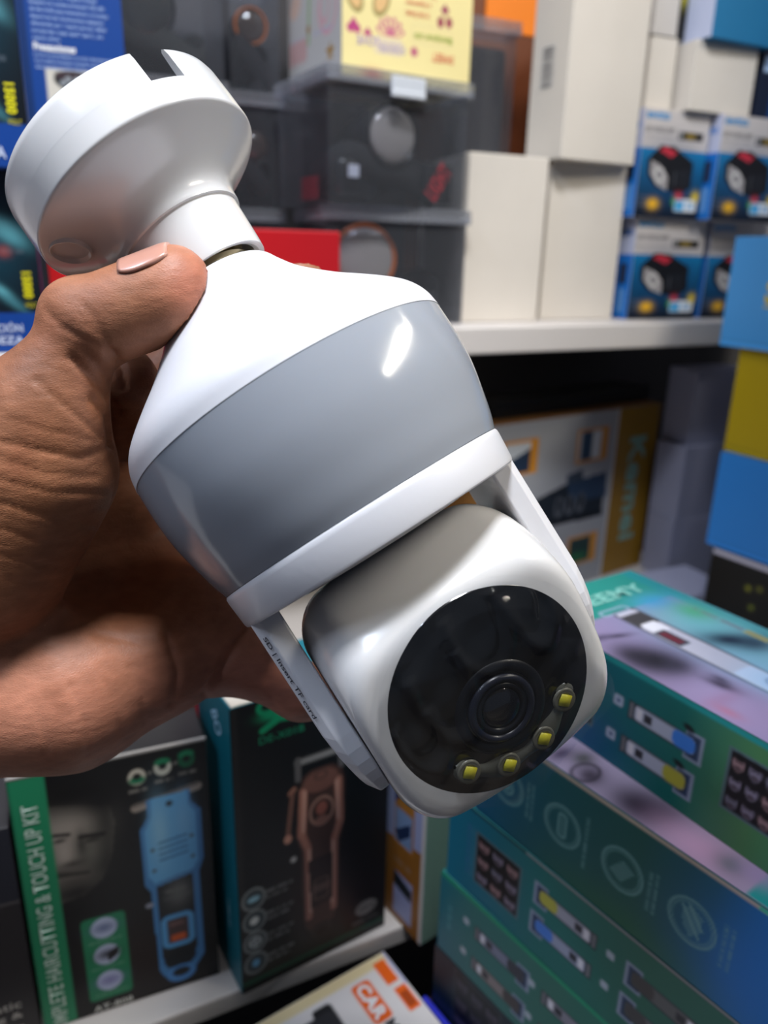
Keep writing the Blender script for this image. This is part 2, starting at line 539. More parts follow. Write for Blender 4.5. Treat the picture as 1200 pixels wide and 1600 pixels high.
# white cartons under the shelf, its shade put into their blue-grey colour
SHADED_WHITE = (142, 145, 168)
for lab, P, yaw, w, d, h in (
        ('white carton with shade in its blue-grey colour, right of the clipper kit, lowest of its stack', (.4215, 1.058, 1.0), 22, .0928, .055, .0948),
        ('white carton with shade in its blue-grey colour, second from below right of the clipper kit', (.4235, 1.058, 1.0952), 25, .105, .055, .108),
        ('white carton with shade in its blue-grey colour, just under the shelf board, topmost beside the clipper kit', (.4300, 1.072, 1.2036), 22, .105, .055, .105)):
    o, s = carton('shaded_white_carton', lab, 'box', P, yaw, w, d, h, SHADED_WHITE, 'white cartons coloured blue-grey for the shelf shade'); flap(o, s, SHADED_WHITE)
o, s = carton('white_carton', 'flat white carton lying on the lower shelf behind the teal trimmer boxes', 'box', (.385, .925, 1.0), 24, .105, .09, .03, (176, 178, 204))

# ------------------------------------------------------------------ hair clipper kit under the shelf
o, s = carton('clipper_kit_carton', 'large gold and silver hair clipper kit carton lying in the shade below the shelf', 'box', (.1281, .9243, 1.0), 35.9, .339, .09, .2548, (150, 104, 52))
p = Pan(339, 255, (160, 163, 170), 1.6)
p.rect(245, 0, 339, 255, (150, 112, 34)); p.rect(243, 0, 246, 255, (214, 216, 220))
for (x0, y0, x1, y1, k) in ((162, 185, 227, 233, 0), (22, 185, 87, 232, 1), (164, 32, 227, 77, 2), (30, 30, 90, 76, 1)):
    p.rect(x0, y0, x1, y1, (206, 140, 44)); p.rect(x0 + 5, y0 + 4, x1 - 14, y1 - 4, (196, 204, 214))
    if k == 0:
        p.rect(x0 + 10, y0 + 4, x0 + 32, y1 - 4, (52, 76, 104)); p.rect(x0 + 34, y0 + 8, x0 + 42, y1 - 8, (225, 228, 232))
    elif k == 1:
        p.poly([(x0 + 5, y0 + 4), (x1 - 14, y0 + 4), (x1 - 14, y0 + 34), (x0 + 5, y0 + 18)], (40, 56, 80))
    else:
        p.rect(x0 + 5, y0 + 4, x1 - 14, y1 - 4, (36, 62, 62)); p.blob(x0 + 22, y0 + 12, 14, 5, (30, 110, 70))
p.poly([(90, 146), (150, 160), (228, 164), (232, 100), (124, 102), (92, 116)], (34, 42, 52))
p.poly([(150, 160), (232, 166), (236, 128), (160, 132)], (46, 66, 92))
p.poly([(148, 172), (180, 176), (182, 160), (150, 160)], (60, 72, 88))
for k in range(3):
    p.ell(138 + 22 * k, 128, 9, 15, (92, 98, 108)); p.ell(138 + 22 * k, 130, 5, 10, (30, 36, 44))
p.line(100, 108, 226, 106, 5, (18, 22, 28))
for k in range(5):
    p.script(30 + 40 * (k % 3), 60 + 40 * (k % 3), 88 - 5 * (k // 3), 2, (110, 112, 118), .5, seed=k)
panel(p, o, s, 'F', 'front_print')
text('Kemei', o, face_mat(s, 'F'), 296, 130, 160, 38, (128, 172, 160), ang=-90, bold=.03)
p = Pan(339, 90, (148, 100, 56), 4); panel(p, o, s, 'T', 'top_print')
link('lid_flap', box_me(.002, .001, s[2], .337, .03, s[2] + .0012, .0005), mat('kraft', (150, 106, 60), rough=.4), o)
o, s = carton('dark_carton', 'dark carton lying on the clipper kit in the gloom under the shelf', 'box', (.135, .957, 1.2565), 36, .315, .06, .02, (30, 30, 32))
o, s = carton('amber_carton', 'amber printed carton lying flat in front of the clipper kit', 'box', (.208, .842, 1.0), 34, .225, .055, .022, (150, 104, 40))

# ------------------------------------------------------------------ teal trimmer boxes
TEAL = (14, 112, 116)
def device(p, x, y, L, Wd, body, tip, flip=False, boxed=True):
    """a small trimmer lying along x, drawn in a pale frame"""
    sg = -1 if flip else 1
    X = lambda t: x + (L * t if not flip else L * (1 - t))
    mid = lambda a, b: (min(X(a), X(b)), max(X(a), X(b)))
    def r(a, b, y0, y1, c, rd=0):
        x0, x1 = mid(a, b); p.rr((x0 + x1) / 2, y + (y0 + y1) / 2 * Wd, x1 - x0, (y1 - y0) * Wd, c, r=rd)
    if boxed:
        r(.82, 1.06, -.75, .75, (150, 160, 186)); r(.84, 1.02, -.62, .62, (40, 62, 96))
    r(-.02, .06, -.5, .5, (30, 36, 42)); r(0, .10, -.42, .42, (120, 120, 128))
    r(.05, .97, -.5, .5, (44, 52, 60), 2); r(.08, .95, -.40, .40, body, 2)
    r(.64, .96, -.42, .42, tip, 3); r(.22, .34, -.24, .24, (44, 44, 52)); r(.11, .19, -.30, .30, (224, 222, 232))

def facegrid(p, x0, y0, x1, y1, nx, ny, seed):
    rng = np.random.RandomState(seed)
    p.rect(x0 - 1.2, y0 - 1.2, x1 + 1.2, y1 + 1.2, (92, 110, 120)); p.rect(x0, y0, x1, y1, (16, 14, 20))
    cw, ch = (x1 - x0) / nx, (y1 - y0) / ny
    for i in range(nx):
        for j in range(ny):
            cx, cy = x0 + cw * (i + .5), y0 + ch * (j + .5)
            sk = [(128, 118, 138), (150, 118, 122), (112, 108, 126)][rng.randint(3)]
            p.ell(cx, cy, cw * .36, ch * .42, sk); p.ell(cx, cy + ch * .3, cw * .4, ch * .2, (18, 15, 20))
            p.ell(cx, cy - ch * .27, cw * .24, ch * .13, (60, 46, 52), a=.8)
            p.rect(cx - cw * .22, cy + ch * .03, cx - cw * .05, cy + ch * .09, (48, 38, 46)); p.rect(cx + cw * .05, cy + ch * .03, cx + cw * .22, cy + ch * .09, (48, 38, 46))

def tealbox(label, P, yaw, w, d, h, c=TEAL):
    return carton('trimmer_carton', label, 'box', P, yaw, w, d, h, c, 'teal hair trimmer boxes stacked at the right')

# topmost
o, s = tealbox('teal trimmer carton topmost of its stack, its lid picturing a face and trimmer', (.2358, .1386, 1.2122), 32.6, .0946, .30, .0559)
p = Pan(300, 56, TEAL, 0.9); p.gradh([(0, (10, 84, 110)), (.25, (10, 100, 112)), (.38, (16, 104, 98)), (.5, (78, 132, 84)), (.62, (60, 130, 96)), (1, (14, 112, 120))])
p.blob(60, 8, 16, 12, (16, 84, 140), .7)
for (dx, dy, tip) in ((0, 35, (60, 128, 222)), (-2, 15, (176, 172, 62))):
    p.rr(78 + dx, dy + 1, 5.5, 5.5, (178, 190, 214), r=1); p.rr(78 + dx, dy + 1, 2.4, 2.4, (90, 110, 150))
    device(p, 85 + dx, dy, 38, 9.5, (176, 182, 204), tip); p.ell(117 + dx, dy + 8, 3, 1.6, (12, 20, 26), ang=-15)
facegrid(p, 138, 17, 176, 45, 5, 3, 3); facegrid(p, 46, 14, 63, 44, 2, 3, 5)
p.rect(0, 53.4, 300, 56, (30, 150, 150))
panel(p, o, s, 'L', 'side_print')
p = Pan(94, 300, (132, 122, 160), 1.0)  # lid print darkened a little to stand for shade on the stack
p.rect(0, 262, 94, 300, (16, 128, 118))
p.rect(84, 0, 94, 300, (14, 128, 134))
p.blob(70, 225, 16, 26, (110, 190, 190), .9); p.blob(78, 242, 6, 8, (70, 170, 110), .9); p.blob(62, 190, 20, 30, (128, 186, 206), .8); p.blob(70, 262, 10, 6, (60, 150, 200), .8)
p.blob(20, 150, 16, 40, (172, 148, 186), .7)
p.blob(15, 216, 11, 11, (26, 24, 34), 1, 0); p.blob(10, 224, 7, 9, (30, 28, 40), .9); p.blob(20, 208, 6, 6, (40, 38, 52), .8)
p.blob(19, 243, 6, 1.6, (50, 44, 66), .9, -15); p.blob(8, 246, 5, 2, (60, 54, 80), .8)
p.blob(66, 211, 11, 6, (28, 40, 62), 1, -35); p.blob(74, 202, 8, 6, (36, 50, 72), .8)
p.blob(23, 186, 2.4, 6, (44, 34, 52), .9, 10); p.blob(27, 189, 2, 4, (50, 40, 60), .8); p.blob(6, 171, 2.2, 5, (168, 110, 136), .8); p.blob(12, 178, 8, 3, (150, 116, 150), .6)
p.rr(44, 188, 18, 150, (70, 72, 84), r=3); p.rr(44, 188, 15, 146, (184, 184, 200), r=3); p.rr(44, 250, 15.5, 14, (62, 60, 64), r=1); p.rr(44, 240, 11, 11, (222, 222, 232), r=1)
p.rr(41.5, 227.5, 8.5, 17, (64, 72, 84), r=1); p.rr(41.5, 227.5, 5.4, 13, (104, 38, 52), r=.5)
p.rr(44, 160, 13.5, 60, (196, 208, 232), r=2); p.blob(46, 170, 8, 14, (150, 200, 236), .6); p.ell(46, 172, 4, 6, (120, 150, 190), ring=.8)
p.rr(40, 264, 20, 5, (150, 170, 196), r=2, ring=1.2)
p.rect(80, 200, 84, 213, (196, 190, 70)); p.script(200, 245, 80.5, 3, (120, 116, 124), .8, ang=90, seed=4)
panel(p, o, s, 'T', 'top_print', .3, 0)
text('GEEMY', o, face_mat(s, 'T'), 50, 279, 60, 11, (120, 186, 176), bold=.04)
# second
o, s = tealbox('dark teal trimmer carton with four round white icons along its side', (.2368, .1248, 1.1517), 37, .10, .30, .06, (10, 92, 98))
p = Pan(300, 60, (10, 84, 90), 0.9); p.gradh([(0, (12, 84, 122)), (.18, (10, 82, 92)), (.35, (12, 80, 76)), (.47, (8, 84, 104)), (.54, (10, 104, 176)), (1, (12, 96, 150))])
p.blob(110, 0, 40, 10, (34, 96, 64), .7); p.blob(165, 20, 20, 26, (10, 108, 190), .8)
IC = (112, 160, 162)
for k, x in enumerate((23, 61, 97, 133)):
    p.ell(x, 30, 11, 11, IC, ring=1.0, a=.8); p.ell(x, 30, 9.4, 9.4, IC, ring=.7, a=.5)
    if k == 0:
        p.ell(x, 29, 4, 4, IC, ring=1); p.ell(x, 29, 2, 2, IC, a=.8)
    if k == 1:
        p.rr(x, 30, 4.6, 13, IC, r=1.5, ring=.9); p.line(x, 25, x, 35, .8, IC, .7)
    if k == 2:
        for j in range(7):
            p.line(x - 6 + 1.0 * j, 27 + j * 1.3, x + 2 + 1.0 * j - 2, 24 + j * 1.3, .7, IC, .8)
    if k == 3:
        p.poly([(x - 5, 35), (x, 38), (x + 5, 35), (x + 4, 27), (x, 22), (x - 4, 27)], IC, .35); p.line(x - 5, 36, x + 4, 24, .9, IC); p.line(x - 2, 38, x + 5, 29, .9, IC)
    for j in range(1 if k == 1 else 2):
        p.script(15 if k == 1 else 19, 45 if k == 1 else 41, x + 14 + j * 3.2, 1.5, IC, .55, ang=90, seed=k * 3 + j)
p.rect(0, 58.2, 300, 60, (196, 176, 160)); p.rect(158, 58.2, 300, 60, (20, 190, 150))
panel(p, o, s, 'L', 'side_print')
p = Pan(99, 299, (140, 130, 156), 1.2)  # some shade is put into this lid's colours as well
p.blob(10, 252, 6, 3, (70, 60, 84), 1); p.blob(16, 243, 5, 4, (60, 64, 60), .9); p.blob(8, 232, 6, 5, (40, 34, 44), .9, 20); p.ell(8, 235, 8, 6, (30, 26, 34), ring=1.6, a=.8)
p.blob(9, 205, 9, 11, (28, 24, 36), 1); p.blob(14, 196, 9, 9, (40, 36, 52), .8); p.blob(8, 172, 9, 14, (178, 140, 172), .9); p.blob(10, 160, 5, 5, (80, 90, 96), .8)
p.rect(0, 0, 99, 148, (16, 130, 130)); p.blob(14, 150, 5, 6, (140, 120, 160), .8)
panel(p, o, s, 'T', 'top_print', .3, .3)
# third
n = (-math.sin(R(37.3)), math.cos(R(37.3)))
o, s = tealbox('teal trimmer carton third from the top, picturing yellow and blue trimmers', (.044 - n[0] * .3, .379 - n[1] * .3, 1.0912), 37.3, .10, .30, .06, (14, 104, 108))
p = Pan(300, 60, TEAL, 0.9); p.gradh([(0, (16, 110, 140)), (.1, (14, 104, 128)), (.25, (20, 106, 104)), (.45, (38, 100, 84)), (.6, (34, 98, 84)), (1, (14, 100, 110))])
facegrid(p, 24, 13, 57, 46, 3, 3, 8)
p.script(13, 48, 16, 2, (60, 100, 150), .8, ang=90, seed=2); p.script(13, 48, 19.5, 1.4, (90, 130, 160), .5, ang=90, seed=5)
for (x, y, tip, bd) in ((70, 40, (176, 172, 70), (160, 160, 178)), (69, 20, (72, 124, 210), (150, 156, 182)), (128, 38, (70, 66, 66), (96, 96, 98)), (127, 18, (70, 68, 70), (110, 110, 114))):
    device(p, x, y, 38, 9.5, bd, tip, flip=True); p.rr(x + 47, y, 4.4, 4.4, (170, 180, 196), r=1)
p.rect(0, 58.4, 300, 60, (26, 26, 30)); p.rect(60, 58.6, 300, 60, (150, 146, 152))
panel(p, o, s, 'L', 'side_print')
# fourth
n = (-math.sin(R(38)), math.cos(R(38)))
o, s = tealbox('teal trimmer carton fourth from the top with a bright green upper edge', (.041 - n[0] * .3, .381 - n[1] * .3, 1.0307), 38, .10, .30, .06, (26, 110, 106))
p = Pan(300, 60, TEAL, 0.9); p.gradh([(0, (18, 106, 124)), (.1, (44, 112, 112)), (.3, (50, 108, 96)), (.6, (34, 104, 90)), (1, (16, 100, 104))])
p.rect(0, 57.2, 300, 60, (24, 150, 110))
p.script(21, 40, 8, 3, (70, 140, 150), .7, ang=90, seed=5)
for (x, y, tip, bd) in ((32, 38, (60, 60, 70), (122, 126, 150)), (31, 14, (70, 64, 64), (140, 128, 128)), (84, 38, (50, 50, 58), (134, 132, 146)), (84, 14, (60, 60, 62), (120, 120, 126))):
    p.rr(x - 8, y + 2, 4.6, 4.6, (176, 186, 200), r=1.4); device(p, x, y, 40, 9.5, bd, tip)
facegrid(p, 140, 14, 176, 46, 4, 3, 11)
panel(p, o, s, 'L', 'side_print')
# fifth
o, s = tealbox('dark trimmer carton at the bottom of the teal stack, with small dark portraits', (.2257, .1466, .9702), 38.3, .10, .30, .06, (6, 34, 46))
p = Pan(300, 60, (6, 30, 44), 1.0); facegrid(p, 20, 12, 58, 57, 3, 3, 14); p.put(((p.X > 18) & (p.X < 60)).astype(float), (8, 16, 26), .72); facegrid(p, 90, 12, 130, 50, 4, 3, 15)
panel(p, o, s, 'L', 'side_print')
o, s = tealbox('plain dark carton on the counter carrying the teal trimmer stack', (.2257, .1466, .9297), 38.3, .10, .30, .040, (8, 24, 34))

# ------------------------------------------------------------------ lower shelf: clipper and trimmer cartons
o, s = carton('clipper_carton', 'black carton with teal side picturing a copper hair clipper', 'box', (-.0829, .3677, 1.0), 32.4, .1063, .055, .2104, (10, 96, 110), 'hair clipper cartons on the lower shelf')
p = Pan(106.3, 210.4, (18, 20, 23), 0.8)
p.blob(60, 120, 34, 60, (12, 16, 22), .8); p.rect(0, 0, 4, 210, (34, 34, 36), a=.7)
CU = (150, 104, 92)
p.line(41, 160, 70, 160, 5, (96, 98, 102)); p.line(41, 160, 70, 160, 2.4, (130, 132, 136)); p.line(41, 162, 41, 148, 4, (84, 84, 88)); p.line(70, 160, 71, 148, 4, (84, 84, 88))
p.poly([(41, 140), (44, 148), (50, 152), (64, 152), (71, 146), (74, 134), (73, 102), (70, 92), (69, 40), (66, 30), (60, 24), (50, 24), (45, 30), (43, 40), (42, 94), (39, 106)], (62, 44, 42))
for sx in (0, 1):
    f = (lambda x: x) if sx == 0 else (lambda x: 113 - x)
    p.line(f(44.5), 138, f(43), 106, 5.5, CU); p.line(f(43), 106, f(47), 94, 5.0, CU); p.line(f(47), 94, f(47.5), 38, 4.6, CU)
    p.line(f(45.3), 138, f(44), 108, 1.5, (196, 158, 146), .9); p.line(f(48), 92, f(48.5), 42, 1.4, (206, 166, 152), .9)
p.ell(56.5, 142, 12, 8, (104, 72, 66)); p.ell(56.5, 146, 4, 3, (60, 46, 46), ring=1)
p.ell(57, 119, 9.5, 12, (46, 34, 34)); p.ell(57, 119, 8, 10, (150, 116, 106), ring=1.6); p.ell(57, 121, 4, 5, (128, 78, 70)); p.ell(57, 112, 5, 3, (120, 86, 80))
p.poly([(47, 84), (65, 84), (65, 46), (49, 44)], (34, 26, 28)); p.script(50, 63, 56, 6, (110, 90, 84), .6, seed=3); p.rr(56.5, 58, 10, 16, (96, 76, 70), r=2, ring=1)
p.ell(56.5, 24, 8, 6, (34, 32, 34)); p.ell(56.5, 22, 5, 3.4, (14, 14, 16))
p.line(38, 142, 36, 140, 4, (130, 92, 80)); p.line(37, 138, 33.5, 110, 3, (104, 74, 66)); p.ell(33.5, 107, 2.6, 3.2, (168, 124, 110)); p.ell(37, 90, 2, 2, (170, 170, 172))
for k, y in enumerate((72.5, 55.5, 38.5, 21.3)):
    p.ell(9.7, y, 7.2, 7.8, (120, 126, 130), ring=1.2); p.ell(9.7, y, 6, 6.6, (48, 58, 64))
    if k == 0: p.ell(9.7, y, 4, 2, (120, 160, 180))
    if k == 1: p.ell(9.7, y, 3, 3, (180, 184, 186))
    if k == 2:
        p.ell(9.7, y, 3.6, 3.8, (170, 176, 180), ring=.9); p.line(6, y, 13.4, y, .8, (170, 176, 180)); p.line(9.7, y - 4, 9.7, y + 4, .8, (170, 176, 180))
    if k == 3: p.ell(9.7, y, 2.4, 3, (80, 140, 180))
    p.script(18, 36, y + .5, 2.2, (128, 130, 132), .6, seed=k); p.script(18, 33, y - 4, 2.2, (128, 130, 132), .6, seed=k + 9)
p.rect(0, 5.5, 106, 9, (20, 66, 52))
p.ell(91, 24, 8.5, 6, (116, 116, 116)); p.script(85, 97, 22.6, 3, (40, 40, 42), .8, seed=2); p.script(80, 102, 12.5, 2.4, (110, 112, 114), .6, seed=6)
p.blob(24, 199, 5, 2.4, (16, 130, 92)); p.line(19, 190, 27, 194, 4, (16, 130, 92)); p.line(27, 194, 33, 206, 4.5, (16, 130, 92)); p.line(30, 195, 41, 193, 4, (16, 130, 92)); p.ell(22, 205, 5, 4, (16, 130, 92), ring=2.4)
panel(p, o, s, 'F', 'front_print')
text('DE-X01B', o, face_mat(s, 'F'), 31, 184, 29, 5, (14, 112, 84))
p = Pan(55, 210.4, (10, 98, 114), 1.2); p.gradh([(0, (6, 60, 72)), (.4, (8, 84, 98)), (1, (10, 104, 120))]); p.script(40, 62, 36, 3, (150, 190, 210), .7, ang=90, seed=2)
panel(p, o, s, 'L', 'side_print')
text('BO', o, face_mat(s, 'L'), 34, 190, 15, 12, (150, 190, 215), ang=-60)
flap(o, s, (205, 200, 190), .02)

o, s = carton('trimmer_kit_carton', 'black carton with green lettered edge picturing a sky blue trimmer', 'box', (-.1982, .3410, 1.0006), 23.2, .1056, .06, .1808, (22, 23, 24), 'hair clipper cartons on the lower shelf')
p = Pan(105.6, 180.8, (15, 16, 17), 0.8)
f = lambda y: 8 + y * .953
GN = (30, 122, 84)
p.blob(60, 30, 22, 20, (48, 34, 34), .5)
# the model's head in half light
p.poly([(18, 158), (50, 150), (52, 138), (49, 116), (42, 100), (32, 92), (18, 90)], (104, 99, 92), .9)
p.blob(28, 142, 11, 9, (152, 143, 134), .8); p.blob(24, 124, 4, 8, (158, 148, 139), .8); p.blob(47, 140, 5, 16, (46, 46, 42), .9); p.blob(44, 112, 7, 14, (24, 25, 24), .9)
p.blob(37, 122, 4.5, 8, (100, 98, 90), .7)
p.line(19, 138, 27, 136.5, 2.4, (36, 33, 31)); p.line(33, 133, 45, 131.5, 3.0, (28, 27, 25)); p.blob(33, 128, 1.8, 6, (44, 42, 39), .8); p.ell(39, 129, 4, 1.3, (48, 46, 43)); p.ell(22, 133.5, 3.4, 1.2, (54, 50, 47))
p.blob(27, 116, 5, 1.6, (52, 48, 44), .9); p.line(18, 110, 35, 107.5, 2.0, (30, 27, 25)); p.blob(27, 104, 8, 2.4, (78, 72, 66), .7); p.blob(27, 95, 14, 6, (20, 20, 20), .95); p.blob(20, 111, 8, 2.2, (36, 34, 31), .7)
p.blob(34, 162, 24, 9, (12, 12, 12), 1); p.blob(46, 154, 8, 6, (14, 14, 14), .9)
p.rect(0, 0, 18.6, 181, GN); p.rect(0, 179.4, 106, 181, (176, 172, 168)); p.rect(0, 0, 1, 181, (20, 90, 62))
for k, (x, y) in enumerate(((66, 165), (80.5, 168), (94, 170))):
    p.ell(x, f(y) - 1, 4.8, 5.4, [(188, 182, 168), (190, 190, 178), (14, 84, 56)][k]); p.ell(x, f(y) + (-3 if k == 0 else 2.5), 4.4, 2.6, (22, 112, 76)); p.ell(x, f(y) - .5, 2.4, 2.2, (18, 20, 18))
    p.script(x - 5, x + 5, f(y) - 11, 2.0, (150, 146, 138), .7, seed=k)
    if k < 2: p.ell(x + 7.2, f(y), 1, 1, (120, 118, 112))
BL = (92, 158, 208)
p.line(64, f(142), 99, f(148), 5.6, (150, 138, 128)); p.line(63, f(144), 99.5, f(150), 2, (96, 88, 82))
p.poly([(70, f(146)), (95, f(147)), (95, f(138)), (100, f(131)), (100, f(92)), (97, f(83)), (97, f(14)), (93, f(8)), (90, f(3)), (72, f(3)), (69, f(10)), (68, f(76)), (64.5, f(84)), (64.5, f(124)), (70, f(134))], (66, 122, 176))
p.poly([(72, f(146)), (93, f(147)), (93, f(136)), (97, f(130)), (97, f(92)), (94, f(86)), (71, f(82)), (67.5, f(88)), (67.5, f(123)), (72, f(133))], BL)
p.blob(76, f(120), 4, 16, (140, 190, 216), .7); p.blob(90, f(125), 4, 12, (120, 172, 212), .6); p.ell(82.5, f(140), 2, 2, (50, 60, 66))
for j in range(4):
    p.line(75, f(112 - 4.4 * j), 91, f(114 - 4.4 * j), 1.3, (44, 92, 140), .9)
for x, y in ((71, 108), (94, 112), (71, 92), (94, 96)):
    p.ell(x, f(y), 1.2, 1.3, (80, 86, 88))
p.poly([(71.5, f(79)), (93.5, f(83)), (93, f(22)), (89, f(10)), (74, f(10)), (71.5, f(20))], (34, 36, 40))
p.blob(84, f(70), 5, 7, (110, 112, 112), .7); p.script(76, 90, f(72), 2, (120, 120, 118), .6, seed=1); p.script(75, 91, f(66), 3, (90, 92, 92), .6, seed=2)
p.rr(82, f(40), 20, 26, (84, 150, 204), r=5); p.rr(82, f(40), 13, 19, (70, 56, 58), r=1.5); p.rr(82, f(34), 9, 5, (206, 92, 40), r=1, a=.8); p.script(77, 87, f(44), 3, (120, 90, 88), .8, seed=3)
p.ell(82, f(16), 10, 7, (26, 30, 36)); p.ell(82, f(3), 9, 6.5, (72, 130, 192)); p.ell(82, f(4), 5.6, 3.6, (20, 24, 30)); p.ell(66.5, f(66), 2.4, 1.8, (140, 144, 160))
p.rr(39.5, f(35), 25, 64, (28, 116, 80), r=3)
for k, y in enumerate((59, 37.4, 15.7)):
    p.ell(39.5, f(y), 7.4, 7.6, (178, 186, 214)); p.blob(39.5, f(y), 5, 3, [(90, 104, 140), (30, 30, 36), (120, 120, 170)][k], .9)
    if k == 1: p.poly([(40, f(y) - 6), (46, f(y) - 2), (46, f(y) + 4), (40, f(y) + 1)], (24, 22, 26))
    p.script(30, 49, f(y) - 10.4, 1.2, (130, 170, 150), .6, seed=k)
panel(p, o, s, 'F', 'front_print')
text('COMPLETE HAIRCUTTING & TOUCH UP KIT', o, face_mat(s, 'F'), 9.4, 76, 172, 8.6, (176, 200, 186), ang=90, bold=.02)
text('AT-808', o, face_mat(s, 'F'), 40, 3.4, 23, 4.6, (196, 196, 190), bold=.02)
flap(o, s, (30, 30, 32), .03)
link('lid_rim', box_me(0, -.0006, s[2] - .0012, s[0], .0004, s[2] + .0006, .0002, 1), mat('worn_edge', (168, 164, 160), rough=.6), o)

o, s = carton('red_white_carton', 'white carton with a dark red border standing behind the black trimmer carton', 'box', (-.23, .3986, 1.0), 24, .12, .05, .25, (118, 16, 30), 'hair clipper cartons on the lower shelf')
p = Pan(118, 248, (118, 16, 30), 2); p.rr(54, 150, 100, 130, (212, 208, 196), r=8); panel(p, o, s, 'F', 'front_print', 1, 1)
o, s = carton('charcoal_carton', 'charcoal carton with pale lettering at the left edge, beside the green edged one', 'box', (-.2925, .3020, 1.0), 23.2, .1, .06, .15, (44, 42, 44))
p = Pan(100, 150, (40, 38, 40), 1.0); p.rect(0, 100, 100, 150, (36, 38, 46)); p.rect(0, 99, 100, 100, (90, 86, 86))
panel(p, o, s, 'F', 'front_print')
M = face_mat(s, 'F')
for k, t in enumerate(('Automatic', 'Cleaning &', 'Lubrication')):
    text(t, o, M, 70, 26 - 9 * k, 44, 6, (170, 166, 160))

o, s = carton('gold_carton', 'narrow gold and lilac clipper carton beside the teal trimmer stack', 'box', (.0024, .4476, 1.0), -53.1, .05, .05, .19, (118, 150, 136), 'hair clipper cartons on the lower shelf')
p = Pan(50, 190, (150, 158, 196), 0.9)
p.poly([(0, 0), (50, 0), (50, 76), (0, 66)], (142, 92, 34)); p.rect(46.5, 0, 50, 190, (196, 190, 186))
p.rect(17, 66, 38, 108, (168, 112, 44)); p.rect(18, 68, 36, 96, (120, 146, 186)); p.poly([(18, 76), (34, 90), (34, 80), (22, 68)], (28, 46, 84)); p.poly([(17, 98), (24, 108), (17, 112)], (24, 40, 100))
p.rect(18, 6, 38.6, 42, (150, 158, 200)); p.poly([(18, 30), (38, 26), (38, 36), (18, 42)], (30, 36, 44)); p.script(18, 36, 50, 4, (150, 130, 110), .7, seed=2)
panel(p, o, s, 'F', 'front_print')

# car accessory box in front
o, s = carton('car_charger_carton', 'white carton with orange CAR badge lying on the counter in front of the shelf', 'box', (-.0422, .1324, .93), 35, .2, .2, .06, (222, 214, 200))
p = Pan(200, 200, (224, 218, 216), 1.0); OR = (236, 100, 24)
p.rect(0, 192, 200, 200, (222, 204, 160)); p.rr(192, 186, 9, 19, OR, r=1); p.rr(193.5, 163, 9, 19, OR, r=1); p.rr(193.5, 162, 6, 12, (150, 60, 24), r=1, a=.8); p.rect(198, 172, 200, 200, (170, 172, 206))
p.rr(172, 173, 14, 31, OR, r=3); p.rr(142, 182, 14, 12, (34, 34, 36), r=3); p.rr(134, 168, 30, 30, (48, 48, 52), r=6); p.ell(128, 172, 5, 5, (30, 30, 34))
panel(p, o, s, 'T', 'top_print')
M = face_mat(s, 'T')
text('CAR', o, M, 172, 173, 27, 9.5, (236, 232, 232), ang=-90, bold=.05)
text('MP3', o, M, 174, 147, 18, 8, (70, 70, 74), ang=-90, bold=.02)
o, s = carton('blue_carton', 'bright blue carton edge between the white CAR box and the dark trimmer box', 'box', (.0800, .3190, .93), 36.5, .004, .08, .052, (40, 46, 190))

# ------------------------------------------------------------------ left end of the upper shelf
def hl(label, P, h, words, bh, ytop):
    o, s = carton('lamp_carton', label, 'box', P, 23, .12, .1, h, (22, 70, 150), 'blue and black lamp boxes at the left edge')
    H = h * 1000
    p = Pan(120, H, (10, 16, 24), 0.8)
    p.blob(92, H * .62, 16, 22, (14, 62, 78), .9); p.blob(98, H * .72, 10, 4, (110, 180, 190), .8, -35); p.blob(104, H * .66, 8, 3, (90, 160, 170), .8, -35); p.blob(90, H * .9, 12, 14, (20, 50, 80), .8)
    p.blob(96, 40, 5, 2, (110, 190, 200), .8, -40); p.blob(102, 33, 8, 2, (70, 130, 140), .8, -40); p.blob(100, H * .62 - 6, 3, 2.4, (170, 70, 60), .8)
    p.script(98, 112, ytop + 12, 3, (90, 100, 110), .6, seed=2)
    p.rect(0, 0, 120, bh, (18, 66, 146))
    panel(p, o, s, 'F', 'front_print')
    M = face_mat(s, 'F')
    text('15000', o, M, 112, ytop - 8, 17, 6, (222, 212, 20), ang=-90, bold=.05)
    text('VOLT', o, M, 113, ytop - 21, 8, 3, (190, 180, 30), bold=.02)
    for (t, x, y, w, hh) in words:
        text(t, o, M, x, y, w, hh, (196, 206, 230), bold=.03)
    p = Pan(99, H, (20, 66, 142), 4); p.rect(0, 0, 3, H, (10, 14, 40)); p.rect(94, 0, 99, H, (16, 20, 40)); panel(p, o, s, 'R', 'side_print')
    return o
hl('black and blue lamp carton standing on the left shelf, lower of two', (-.3471, .4942, 1.382), .1150, [('ILUMINACIÓN', 85, 16.5, 42, 6.5), ('DE CABEZA', 84, 8, 44, 5.5)], 26, 52)
hl('black and blue lamp carton at the top left corner, upper of two', (-.3374, .4799, 1.4972), .135, [('LINTERNA', 88, 8.5, 36, 7)], 25, 47)

